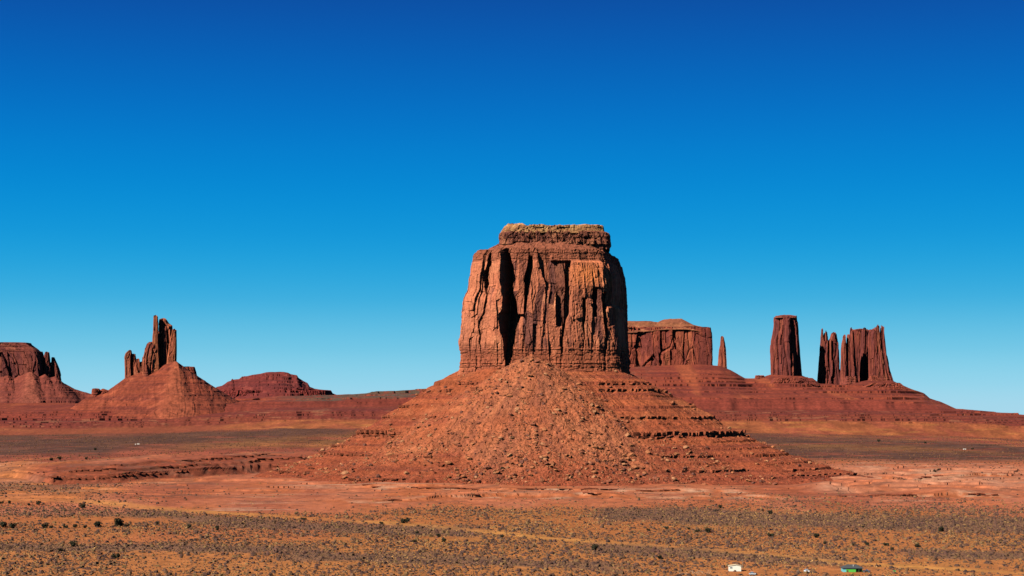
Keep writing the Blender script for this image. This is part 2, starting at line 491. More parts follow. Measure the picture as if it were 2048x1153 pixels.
# sheet from the cliff foot to beyond the horizon, finest where the photograph looks
cols = np.concatenate([np.linspace(-5200, -420, 90, endpoint=False), np.arange(-420, 2470, 2.3), np.linspace(2470, 7200, 90)])
rows = np.concatenate([np.linspace(60, 780, 30, endpoint=False), np.arange(780, 2050, 3.0), np.arange(2050, 5180, 14.0),
                       np.arange(5180, 6660, 4.0), np.linspace(6660, 10500, 40), np.array([14000, 20000, 40000.])])
PX, DD = np.meshgrid(cols, rows)
gz = ground_z(PX, DD)
gv = np.stack([X(PX, DD), DD, gz], -1).reshape(-1, 3)
gc = ground_col(PX, DD, gz)


def shelf_blocks():
    """hard beds that cap the red spur and the low banks: overhanging courses in broken runs"""
    rg = np.random.default_rng(55); P, Fq, Cq = [], [], []
    for base, tt, seed, dens, x0, x1, hh0 in [(SPUR_BASE, 17, 1, .85, 90, 700, 1.7), (SPUR_BASE, 52, 2, .6, 60, 700, 1.3), (SPUR_BASE, 107, 3, .5, 150, 720, 1.3),
                                              (BANKS[0][0], 9, 4, .3, 680, 1580, 0.9), (BANKS[1][0], 8, 5, .35, 720, 1560, 0.9), (BANKS[2][0], 7, 6, .35, 1660, 1990, 1.3), (BANKS[3][0], 7, 7, .4, 1760, 2010, 1.3)]:
        px = float(x0); run = []
        while px < x1:
            run.append((px, rg.uniform(3, 11))); px += run[-1][1] * 2048 / 1250
        pxs = np.array([q[0] for q in run]); ws = np.array([q[1] for q in run])
        d = H * F / (np.interp(pxs, [b[0] for b in base], [b[1] for b in base]) - YH)
        xx = X(pxs, d)
        k = {1: 9 * fbm(xx / 38, 0 * xx, 41, 3)}.get(1 if seed < 4 else 0, 16 * fbm(xx / 40, 0 * xx, 341 + seed - 4, 3) if seed >= 4 else 0)
        d = d - k + tt
        on = fbm(pxs / 60, 0 * pxs, 400 + seed, 3) * 1.8 + rg.uniform(-.3, .3, len(pxs)) < (dens - .5) * 1.6
        zz = ground_z(pxs, d)
        for i in np.nonzero(on)[0]:
            x_, w_ = X(pxs[i], d[i]), ws[i] * rg.uniform(.45, .55); hh = hh0 * rg.uniform(.6, 1.2); o = rg.uniform(1.0, 2.2); b = len(P)
            for zq, yq in ((-hh * .2, -o), (hh * .7, -o * 1.2), (-hh * .2, 6), (hh * .55, 6)):
                for sg in (-1, 1):
                    P.append((x_ + sg * w_ + rg.normal(0, .2), d[i] + yq + rg.normal(0, .25), zz[i] + zq + rg.normal(0, .1)))
            Fq += [(b, b + 1, b + 3, b + 2), (b + 2, b + 3, b + 7, b + 6), (b, b + 2, b + 6, b + 4), (b + 1, b + 5, b + 7, b + 3), (b, b + 4, b + 5, b + 1)]
            Cq += [np.array([.33, .085, .042]) * rg.uniform(.75, 1.2)] * 8
    return np.array(P), np.array(Fq), np.array(Cq)


sb_v, sb_f, sb_c = shelf_blocks()
tag(mesh_np('ground', np.concatenate([gv, sb_v]), np.concatenate([grid_faces(*PX.shape), sb_f + len(gv)]), M_GROUND, np.concatenate([gc.reshape(-1, 3), sb_c])), kind='structure')


def find_on_ground(px, py, dmin=700., dmax=5200.):
    d = np.exp(np.linspace(math.log(dmin), math.log(dmax), 1400))
    z = surface_z(X(px, d), d)
    row = YH + (H - z) * F / d
    k = np.nonzero(row <= py)[0]
    i = k[0] if len(k) else len(d) - 1
    return float(X(px, d[i])), float(d[i]), float(z[i])


# ------------------------------------------------------------------ the great butte
ZB = float(Z(752, 2010))
APX = (float(X(1064, 1992)), 1992.0, float(Z(708, 1992)))     # top of the debris fan
LEFT = [(495, 958), (503, 954), (507, 949), (530, 946), (552, 942.5), (578, 940.5), (595, 932.5), (618, 930), (647, 927), (674, 922.5), (700, 920), (730, 919), (760, 912)]
FREDGE = [(497, 1206), (520, 1209), (552, 1218), (585, 1222), (618, 1221), (650, 1223), (677, 1228), (717, 1233), (750, 1239), (770, 1246)]
RIGHT = [(497, 1226), (506, 1236), (522, 1243.5), (545, 1250), (585, 1252.5), (634, 1254), (670, 1255.5), (737, 1257), (770, 1260)]
FOOT = np.array([[X(917, 2035), 2035], [X(985, 1998), 1998], [X(1150, 1996), 1996], [X(1238, 2010), 2010], [X(1257, 2125), 2125], [X(960, 2150), 2150]])


def dist_poly(x, y, poly):
    """signed distance to a polygon (positive outside)"""
    x = np.asarray(x, float); y = np.asarray(y, float)
    best = np.full(x.shape, 1e18); inside = np.zeros(x.shape, bool)
    n = len(poly)
    for i in range(n):
        ax, ay = poly[i]; bx, by = poly[(i + 1) % n]
        ex, ey = bx - ax, by - ay
        t = np.clip(((x - ax) * ex + (y - ay) * ey) / (ex * ex + ey * ey), 0, 1)
        dx, dy = x - ax - t * ex, y - ay - t * ey
        best = np.minimum(best, dx * dx + dy * dy)
        cond = ((ay > y) != (by > y)) & (x < (bx - ax) * (y - ay) / (by - ay + 1e-12) + ax)
        inside ^= cond
    return np.where(inside, -1, 1) * np.sqrt(best)


TALUS_LEVELS = [(112, 4.5, 7), (104, 2.0, 4), (97.5, 2.2, 4), (84, 2.6, 5), (71, 3.6, 6), (64, 1.8, 3), (52, 6.5, 9), (45, 2.2, 4), (37, 2.2, 4), (29, 3.8, 5), (21, 2.4, 4), (14, 3.0, 5), (7, 2.6, 4)]


def talus_z(x, y):
    x, y = np.broadcast_arrays(np.asarray(x, float), np.asarray(y, float))
    q = dist_poly(x, y, FOOT)
    ang = np.arctan2(y - BY, x - BX)
    s = ang * 210
    big = fbm(ang * 2.3, 0 * ang, 81, 3)
    qq = q * (1 + 0.20 * big) + 10 * fbm(x / 60, y / 60, 82, 4) * ss(10, 90, q)
    z = interp(qq, [(-200, 150), (-20, 139), (0, 127), (38, 108), (76, 84), (113, 60), (145, 43), (176, 28.5), (210, 16), (250, 6), (290, -1.5), (330, -9), (500, -34)])
    # debris fan leaning on the front
    r = np.hypot(x - APX[0], (y - APX[1]) * 0.97)
    fa = np.arctan2(y - APX[1], x - APX[0])
    fan = APX[2] - interp(r * (1 + 0.07 * fbm(fa * 2.5, 0 * fa, 83, 2)) + 5 * fbm(x / 42, y / 42, 830, 4) * ss(8, 70, r), [(0, 0), (22, 11), (60, 36), (110, 68), (160, 99), (205, 122), (240, 137), (280, 150), (340, 172), (420, 200)])
    fan = np.where(y < APX[1] + 12, fan, fan - (y - APX[1] - 12) * 1.2)
    # a second small fan on the right shoulder
    ax2, ay2 = X(1262, 2060), 2060.0
    r2 = np.hypot(x - ax2, y - ay2)
    fan2 = Z(757, 2060) - interp(r2, [(0, 0), (40, 22), (100, 60), (170, 100), (230, 124), (400, 150)])
    isfan = ss(-5, 5, np.maximum(fan, fan2 - 6) - z)
    # ledges and rills on the bedded slope
    edge = z + 1.8 * fbm(s / 26, z / 30, 84, 3) + 0.7 * fbm(x / 6, y / 6, 85, 3)
    msk = np.clip(0.25 + 1.5 * (0.5 + 0.6 * fbm(s / 60, z / 22, 86, 3)), 0, 1.25) * (1 - 0.85 * isfan)
    zt = terraces(edge, [(a_, b_ * 0.62, c_) for a_, b_, c_ in TALUS_LEVELS], msk)
    rill = np.abs(fbm(s / 9 + 0.6 * fbm(x / 40, y / 40, 88, 2), z / 140, 87, 3))
    zt = zt - 1.7 * rill * ss(0, 15, q) - (0.8 * np.abs(fbm(s / 3.6, z / 60, 89, 2))) * (1 - isfan)
    k = 6.0
    h = np.clip(0.5 + 0.5 * (fan - zt) / k, 0, 1)
    out = zt * (1 - h) + fan * h + k * h * (1 - h) * 0.5
    h = np.clip(0.5 + 0.5 * (fan2 - out) / k, 0, 1)
    out = out * (1 - h) + fan2 * h + k * h * (1 - h) * 0.5
    # rubble
    fr, _ = facets(x, y, 5.5, 5.5, 0.9, 90, 1.2, 0.4, 0.2)
    fr2, _ = facets(x, y, 2.6, 2.6, 0.45, 91, 1.2)
    lump = 2.2 * fbm(x / 18, y / 18, 92, 3)
    out = out + (fr + fr2) * (0.45 + 0.75 * isfan) + lump * (0.4 + 0.8 * isfan)
    return out, isfan


def surface_z(x, y):
    px = CX + np.asarray(x) * F / np.asarray(y)
    g = ground_z(px, y)
    near = (np.abs(np.asarray(x) - BX) < 470) & (np.abs(np.asarray(y) - BY) < 470)
    if np.any(near):
        t, _ = talus_z(x, y)
        g = np.where(near, np.maximum(g, t), g)
    return g


butte = empty('sandstone_butte', (BX, BY, 0), 'huge flat-topped orange sandstone butte on a cone of rubble, filling the centre', 'butte')

# talus sheet
tx = np.concatenate([np.arange(-330, 430, 1.25) + BX - 20])
ty = np.concatenate([np.arange(1700, 2040, 1.1), np.arange(2040, 2180, 2.2), np.arange(2180, 2480, 6.0)])
TX, TY = np.meshgrid(tx, ty)
tz, fanm = talus_z(TX, TY)
s1 = fbm(TX / 30, TY / 30, 101, 4); s2 = fbm(TX / 200, tz / 4.0, 102, 4); s3 = fbm(TX / 7, TY / 7, 103, 3)
tc = np.ones(TX.shape + (3,)) * np.array([.405, .100, .038])
tc = mixc(tc, np.array([.30, .066, .031]), ss(-0.2, 0.5, s2))
tc = mixc(tc, np.array([.46, .140, .056]), ss(0.0, 0.5, s1) * 0.7)
tc = mixc(tc, np.array([.52, .170, .076]), fanm * (0.55 + 0.5 * s1))
tc = mixc(tc, np.array([.35, .078, .034]), (1 - ss(8, 40, tz + 8 * s1)) * 0.75)
rs_ = fbm(np.arctan2(TY - APX[1], TX - APX[0]) * 14 + 1.6 * fbm(TX / 45, TY / 45, 105, 3), np.hypot(TX - APX[0], TY - APX[1]) / 160, 104, 3)
tc = mixc(tc, np.array([.22, .050, .028]), ss(0.12, 0.4, fbm(TX / 160, tz / 1.7, 106, 3)) * 0.65 * (1 - fanm))
tc = mixc(tc, np.array([.25, .075, .045]), ss(0.1, 0.5, rs_ + 0.5 * s1) * (0.2 + 0.3 * fanm))
tc = tc * (1 + 0.30 * s3)[..., None]
# --- hard beds sticking out of the slope: broken courses of blocks along the contour
def talus_at(x, y):
    i = np.clip(np.searchsorted(ty, y), 0, len(ty) - 1); j = np.clip(np.searchsorted(tx, x), 0, len(tx) - 1)
    return tz[i, j], fanm[i, j]


def ledge_blocks():
    V, Fc, C = [], [], []
    rg = np.random.default_rng(77)
    rad = np.arange(20, 420, 1.0)
    for L, hgt_, dens, seed in [(112, 2.4, .35, 1), (104, 3.6, .6, 2), (95, 1.6, .25, 3), (86, 2.2, .2, 4), (72, 2.2, .75, 5), (66, 1.6, .2, 6), (54, 4.2, .8, 7), (49.5, 3.0, .6, 8), (43, 1.5, .15, 9), (37, 2.0, .2, 10), (29, 2.8, .65, 11), (22, 1.6, .15, 12), (14, 2.6, .5, 13), (8, 1.8, .2, 14)]:
        a = math.radians(188) if L < 60 else math.radians(180)
        while a < math.radians(368):
            w = rg.uniform(3.0, 10.0)
            ca, sa = math.cos(a), math.sin(a)
            on = float(fbm(np.array([a * 3.4]), np.array([L / 9.0]), 900 + seed, 4)[0]) * 1.9 + rg.uniform(-.35, .35) < (dens - 0.5) * 1.6
            xs = BX + rad * ca; ys = BY + rad * sa
            step = w / 200.0
            if on:
                Lz = L + 1.2 * float(vn(a * 8, L, 33))
                zz_, fn_ = talus_at(xs, ys)
                k = np.nonzero(zz_ > Lz)[0]
                if len(k) and k[-1] < len(rad) - 2 and fn_[k[-1]] < 0.5:
                    r0 = rad[k[-1]]; step = w / r0
                    out = rg.uniform(1.2, 2.8); hh = hgt_ * rg.uniform(.55, 1.15); ww = w * rg.uniform(.42, .5)
                    P = []
                    for zq, rq, tw in ((-hh * .35, out * .75, 1.0), (hh * .62, out, .96), (-hh * .35, -7, 1.0), (hh * .62, -7, .96)):
                        for sg in (-1, 1):
                            e = rg.normal(0, .22, 3)
                            P.append((BX + (r0 + rq) * ca - sg * ww * tw * sa + e[0], BY + (r0 + rq) * sa + sg * ww * tw * ca + e[1], Lz + zq + e[2]))
                    b = len(V); V += P
                    Fc += [(b, b + 1, b + 3, b + 2), (b + 2, b + 3, b + 7, b + 6), (b, b + 2, b + 6, b + 4), (b + 1, b + 5, b + 7, b + 3), (b, b + 4, b + 5, b + 1)]
                    C += [np.array([.36, .095, .043]) * rg.uniform(.75, 1.2)] * 8
            a += step * rg.uniform(.84, 1.02)
    return np.array(V), np.array(Fc), np.array(C)


lv_, lf_, lc_ = ledge_blocks()
tvv = np.stack([TX, TY, tz], -1).reshape(-1, 3)
o = mesh_np('talus_slope', np.concatenate([tvv, lv_]), np.concatenate([grid_faces(*TX.shape), lf_ + len(tvv)]), M_TALUS, np.concatenate([tc.reshape(-1, 3), lc_]))
bring(o, butte)

# --- the cliff
NS1, NZ = 1050, 420
seg_n = [230, 430, 200, 190, 60, 60]        # samples per side, A->B->C->E->G->Hc->A
pyrow = np.linspace(790, 499, NZ)


def corner(px_of_py, d):
    return X(px_of_py, d)


lft = interp(pyrow, LEFT); fre = interp(pyrow, FREDGE); rgt = interp(pyrow, RIGHT)
zrow = Z(pyrow, 2005)
Bpx = lft + 0.26 * (fre - lft); Cpx = lft + 0.74 * (fre - lft)
corn = [(X(lft, 2032), 2032 + 0 * lft), (X(Bpx, 2001), 2001 + 0 * lft), (X(Cpx, 2000), 2000 + 0 * lft), (X(fre, 2012), 2012 + 0 * lft),
        (X(rgt + 3, 2118), 2118 + 0 * lft), (X(lft + 30, 2140), 2140 + 0 * lft)]
sidx = []; 
for i, n in enumerate(seg_n):
    sidx.append(i + np.arange(n) / n)
sp = np.concatenate(sidx); NS = len(sp)
cx_ = np.zeros((NZ, NS)); cy_ = np.zeros((NZ, NS))
# round the corners by averaging along the outline (in metres)
fine = np.linspace(0, 6, 1500, endpoint=False)
for r in range(NZ):
    P = np.array([[c[0][r], c[1][r]] for c in corn] + [[corn[0][0][r], corn[0][1][r]]])
    L = np.concatenate([[0], np.cumsum(np.hypot(*np.diff(P, axis=0).T))])
    sm = L[np.clip(np.floor(sp).astype(int), 0, 5)] + (sp % 1) * np.diff(L)[np.floor(sp).astype(int)]
    T = L[-1]; ax = 0; ay = 0; wsum = 0
    for o_ in np.linspace(-9, 9, 9):
        q = (sm + o_) % T; w_ = 1
        ax = ax + w_ * np.interp(q, L, P[:, 0]); ay = ay + w_ * np.interp(q, L, P[:, 1]); wsum += w_
    cx_[r] = ax / wsum; cy_[r] = ay / wsum
    if r == NZ // 2:
        SM = sm
tx_ = np.roll(cx_, -1, 1) - np.roll(cx_, 1, 1); ty_ = np.roll(cy_, -1, 1) - np.roll(cy_, 1, 1)
ln = np.hypot(tx_, ty_) + 1e-9
nx_, ny_ = ty_ / ln, -tx_ / ln            # outward (outline runs left->right along the front)
S = np.broadcast_to(SM[None, :], cx_.shape)
ZZ = np.broadcast_to(zrow[:, None], cx_.shape)
upx = CX + cx_ * F / cy_; vpy = np.broadcast_to(pyrow[:, None], cx_.shape)
front = ss(-0.2, 0.5, -ny_) * (sp[None, :] < 3.6)


# traced relief of the front: boundary (py,px) polylines and the depth (m, + towards us) between them
REL = [
    ('d', [(500, 3), (800, 3)]),
    ('b', [(500, 985), (515, 981), (530, 976), (545, 970), (572, 972), (590, 975), (625, 968), (640, 960), (680, 958), (700, 962), (790, 966)]),
    ('d', [(500, 2), (522, -3), (570, -4), (582, 0), (620, 1), (690, 1), (800, 2)]),
    ('b', [(500, 991), (535, 987), (555, 985), (580, 982), (600, 979.5), (621, 981), (648, 978), (697, 977), (790, 976)]),
    ('d', [(500, 4), (520, 6), (620, 6.5), (624, 6), (690, 4), (720, 2), (800, 2)]),
    ('b', [(500, 1006), (524, 1009), (544, 1006), (558, 1006), (576, 1009), (602, 1008), (623, 1006), (630, 1001), (660, 1002), (684, 1007), (725, 1010), (790, 1010)]),
    ('d', [(500, -6), (520, -16), (560, -20), (625, -20), (700, -16), (735, -9), (760, -4), (800, 0)]),
    ('b', [(500, 1018), (510, 1020), (524, 1025), (544, 1029), (560, 1030), (571, 1027), (586, 1027), (603, 1033), (629, 1035), (632, 1041), (646, 1036), (665, 1030), (697, 1027), (720, 1024), (790, 1022)]),
    ('d', [(500, 0), (520, 0.5), (560, 1.5), (629, 2.5), (633, -1), (660, 2), (720, 2), (800, 2)]),
    ('b', [(500, 1058), (515, 1057), (533, 1054), (549, 1050), (562, 1048.5), (587, 1049.6), (614, 1047.5), (632, 1047), (660, 1046), (790, 1044)]),
    ('d', [(500, -1), (513, -2), (518, -11), (600, -11), (628, -8), (640, 0), (800, 2)]),
    ('b', [(500, 1066), (535, 1065.5), (553, 1062), (569, 1060), (591, 1056), (614, 1053), (632, 1050), (660, 1053), (700, 1050), (790, 1050)]),
    ('d', [(500, -1), (520, 0), (560, 3), (640, 4), (720, 3), (800, 2)]),
    ('b', [(500, 1074), (526, 1077), (546, 1083), (568, 1089), (581, 1091), (607, 1089.5), (633, 1087), (662, 1085), (700, 1083), (790, 1082)]),
    ('d', [(500, -2), (526, -4), (560, -2), (600, 1.5), (660, 2.2), (720, 2), (800, 2)]),
    ('b', [(500, 1098), (525, 1101), (546, 1102), (568, 1105), (584, 1109), (594, 1112), (651, 1111), (657, 1120), (790, 1120)]),
    ('d', [(500, 0), (522, 0), (525, -4), (556, -3), (572, -1), (584, -2), (596, -3.5), (650, -3), (656, 1), (700, 1.5), (800, 2)]),
    ('b', [(500, 1118), (546, 1119), (575, 1119), (590, 1124), (650, 1124), (700, 1121), (790, 1121)]),
    ('d', [(500, 0), (522, 0), (526, -3), (575, -1), (585, -3), (640, -4.5), (660, -6), (690, -4), (710, -1), (800, 2)]),
    ('b', [(500, 1130), (526, 1131), (575, 1132), (640, 1127), (700, 1122), (790, 1121)]),
    ('d', [(500, 0), (522, 0), (527, -6), (640, -6), (690, -5), (708, 0), (800, 2)]),
    ('b', [(500, 1143), (529, 1142), (549, 1140), (575, 1139.6), (594, 1141), (627, 1139), (640, 1132), (670, 1128), (701, 1126), (790, 1124)]),
    ('d', [(500, 0), (521, 0), (526, 4), (570, 6), (640, 4), (700, 2), (800, 2)]),
    ('b', [(500, 1162), (600, 1162), (616, 1160), (655, 1163), (678, 1166), (700, 1165), (790, 1165)]),
    ('d', [(500, 0), (521, 0), (526, 5), (570, 7.5), (596, 6), (602, -2), (618, -4), (626, 1), (660, -1), (700, 1.5), (800, 2)]),
    ('b', [(500, 1168), (616, 1169), (655, 1167), (678, 1168), (700, 1168), (790, 1168)]),
    ('d', [(500, 0), (521, 0), (526, 5.5), (572, 8), (600, 5), (700, 3), (800, 2)]),
    ('b', [(500, 1180), (575, 1180), (600, 1180), (660, 1181), (790, 1181)]),
    ('d', [(500, 0), (521, 0), (526, 5), (575, 7), (582, -1), (632, -2), (636, 3), (655, 1), (700, 2), (800, 2)]),
    ('b', [(500, 1191), (600, 1191), (660, 1192), (790, 1190)]),
    ('d', [(500, 0), (521, 0), (526, 4), (570, 6), (600, 4), (640, 4), (800, 2)]),
    ('b', [(500, 1198), (584, 1203), (600, 1200), (640, 1203), (660, 1208), (790, 1206)]),
    ('d', [(500, 0), (521, 1), (570, 3), (583, 2), (588, -6), (640, -6), (656, -2), (690, 0), (800, 2)]),
    ('b', [(500, 1214), (600, 1215), (620, 1209), (660, 1213), (790, 1213)]),
    ('d', [(500, 0), (560, 1), (606, -3), (614, 4), (680, 3), (800, 2)]),
]
dep = None; regions = [q for q in REL if q[0] == 'd']; bounds = [q for q in REL if q[0] == 'b']
dep = interp(vpy, regions[0][1])  # metres
reg = np.zeros(cx_.shape)
wig = 0.6 * fbm(S / 9, ZZ / 20, 121, 2) + 2.2 * (_h(np.floor(ZZ / 9 + 2 * fbm(S / 30, ZZ / 30, 122, 2)), np.floor(upx / 30), 123) - .5)
for k, b_ in enumerate(bounds):
    e = interp(vpy, b_[1])
    m = ss(-0.35, 0.35, (upx + wig - e))
    dep = dep * (1 - m) + interp(vpy, regions[k + 1][1]) * m
    reg = np.where(upx + wig > e, k + 1, reg)
hgt = (zrow - zrow[0]) / (zrow[-1] - zrow[0])
massive = ss(712, 690, vpy) * 1.0
massive = 1 - ss(682, 712, vpy)            # above the bedded foot
bandtop = 1 - ss(519, 524, vpy)            # bedded brown band under the rim
c1, b1, t1, id1 = slabs(S, ZZ, 25, 95, 1310, 7.0)
c2, b2, t2, id2 = slabs(S, ZZ, 10.0, 46, 1325, 5.0)
c3, b3, t3, id3 = slabs(S, ZZ, 3.6, 15, 1330, 2.0)
f_big = 3.2 * c1 + 2.4 * b1 + 4.5 * t1
f_med = 1.2 * c2 + 3.0 * b2 + 3.0 * t2
f_sml = 0.40 * b3 + 0.35 * t3 + facets(S, ZZ, 7.0, 16, 0.55, 133, 1.5)[0]
f1c, f2c, rc, _, _, _, _ = worley(S / 11 + 0.25 * fbm(S / 25, ZZ / 30, 134, 3), ZZ / 90, 135)
crack = np.clip(1 - (f2c - f1c) / 0.07, 0, 1) * ss(0.35, 0.6, rc)
# bedding of the foot: thin courses broken by joints
lay = np.cumsum(0.7 + 2.0 * _h(np.arange(400), 0 * np.arange(400), 140))
zi = np.searchsorted(lay, (ZZ - zrow[0] + 0.5 * fbm(S / 30, ZZ / 30, 141, 2)).ravel()).reshape(ZZ.shape)
cid = np.floor(S / (2.0 + 4.0 * _h(zi, 0 * zi, 142)) + 7 * _h(zi, 0 * zi, 143))
course = (_h(zi, 0 * zi, 144) - 0.5) * 2.0 + (_h(cid, zi, 145) - 0.5) * 1.3
foot = 1 - massive
sidek = 1 - 0.6 * ss(2.95, 3.1, sp[None, :]) * (1 - ss(4.0, 4.2, sp[None, :]))
disp = -1.6 * crack * massive + front * 1.35 * dep * (1 - 0.55 * foot) + sidek * massive * (f_big * (1 - 0.35 * front) + f_med * (1 - 0.1 * front) + f_sml) * (1 - 0.5 * bandtop)
side = (sp[None, :] > 2.9) & (sp[None, :] < 4.1)
disp = disp + (foot * 1.0 + 0.55 * bandtop) * course + foot * (f_sml * 0.8 + f_med * 0.5)
disp = disp + 0.28 * vn(S / 1.3, ZZ / 1.6, 146)
flare = 6.0 * ss(725, 790, vpy) ** 1.5
disp = disp + flare
vx = cx_ + nx_ * disp; vy = cy_ + ny_ * disp
rim = 1.6 * fbm(S / 14, 0 * S, 147, 3) + 2.0 * (_h(np.floor(S / 7), 0 * S, 148) - 0.5)
vz = ZZ + rim * ss(520, 499, vpy) * 1.0
# the top: debris rising to the caprock
ctr = np.array([X(1110, 2062), 2062.])
K = [0.99, 0.98, 0.97, 0.96, 0.95, 0.94, 0.93, 0.92, 0.91, 0.90, 0.89, 0.88, 0.87, 0.86, 0.85, 0.84, 0.83, 0.82, 0.81, 0.80, 0.79, 0.78, 0.77, 0.75, 0.72, 0.68, 0.6, 0.45, 0.3, 0.1]
tops = []
for k in K:
    bl = ss(0.93, 1.0, k); ox_ = cx_[-1] * (1 - bl) + vx[-1] * bl; oy_ = cy_[-1] * (1 - bl) + vy[-1] * bl
    xx = ctr[0] + (ox_ - ctr[0]) * k; yy = ctr[1] + (oy_ - ctr[1]) * k
    rise = 9.0 * ss(1.0, 0.72, k) * ss(-75, -35, xx)
    zz = zrow[-1] + (vz[-1] - zrow[-1]) * ss(0.90, 1.0, k) + 0.6 * (1 - k) + rise + (2.0 * fbm(xx / 7, yy / 7, 149, 3) + facets(xx, yy, 4.0, 4.0, 0.8, 1490, 1.2)[0]) * ss(1.0, .97, k)
    tops.append(np.stack([xx, yy, zz], -1))
V = np.concatenate([np.stack([vx, vy, vz], -1)] + [t[None] for t in tops], 0)
# colours
cc = np.ones(cx_.shape + (3,)) * np.array([.56, .172, .086])
var1 = fbm(S / 13, ZZ / 70, 151, 4); var2 = fbm(S / 4.0, ZZ / 60, 152, 4); var3 = fbm(S / 25, ZZ / 18, 153, 4)
cc = mixc(cc, np.array([.19, .064, .048]), ss(0.0, 0.42, 0.8 * var1 + 0.5 * var2 + 0.75 * (id2 - 0.5) + 0.3 * (id1 - .5)) * 0.85)
cc = mixc(cc, np.array([.105, .042, .038]), ss(0.35, 0.75, var2 + 0.5 * (id2 - .5) + 0.4 * var1) * 0.7)
cc = mixc(cc, np.array([.72, .265, .13]), ss(0.05, 0.5, var3 - 0.3 * var1 + 0.6 * (0.5 - id2)) * 0.75)
leftp = 1 - ss(985, 995, upx + 4 * var2)
cc = mixc(cc, np.array([.66, .215, .105]), leftp * (0.65 + 0.5 * var3) * massive)
bulge = np.exp(-((upx - 1170) / 32) ** 2 - ((vpy - 550) / 24) ** 2)
cc = mixc(cc, np.array([.80, .240, .078]), np.clip(bulge * 1.2 + 0.5 * bulge * var3, 0, 1) * (sp[None, :] < 3.3))
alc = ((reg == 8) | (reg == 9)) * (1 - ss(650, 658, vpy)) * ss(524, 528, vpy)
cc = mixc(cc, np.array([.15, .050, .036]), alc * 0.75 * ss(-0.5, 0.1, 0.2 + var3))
cc = mixc(cc, np.array([.29, .088, .046]), bandtop * 0.85)
cc = mixc(cc, np.array([.35, .092, .042]) , foot * 0.8)
bed_ = fbm(S / 140, ZZ / 0.9, 156, 2) * 0.5 + fbm(S / 90, ZZ / 3.5, 157, 2) * 0.5
cc = cc * (1 + 0.22 * bed_)[..., None]
cc = cc * (1 + foot * 0.35 * (_h(zi, 0 * zi, 155) - 0.5) + 0.16 * (id3 - 0.5) + 0.1 * var2)[..., None]
tcol = np.ones((len(K), NS, 3)) * np.array([.30, .092, .049]) * (1 + .3 * vn(S[:1] / 3, np.arange(len(K))[:, None] * 1.7, 150))[..., None]
o = mesh_np('cliff', V, grid_faces(V.shape[0], NS, True), M_CLIFF, np.concatenate([cc, tcol], 0))
bring(o, butte)


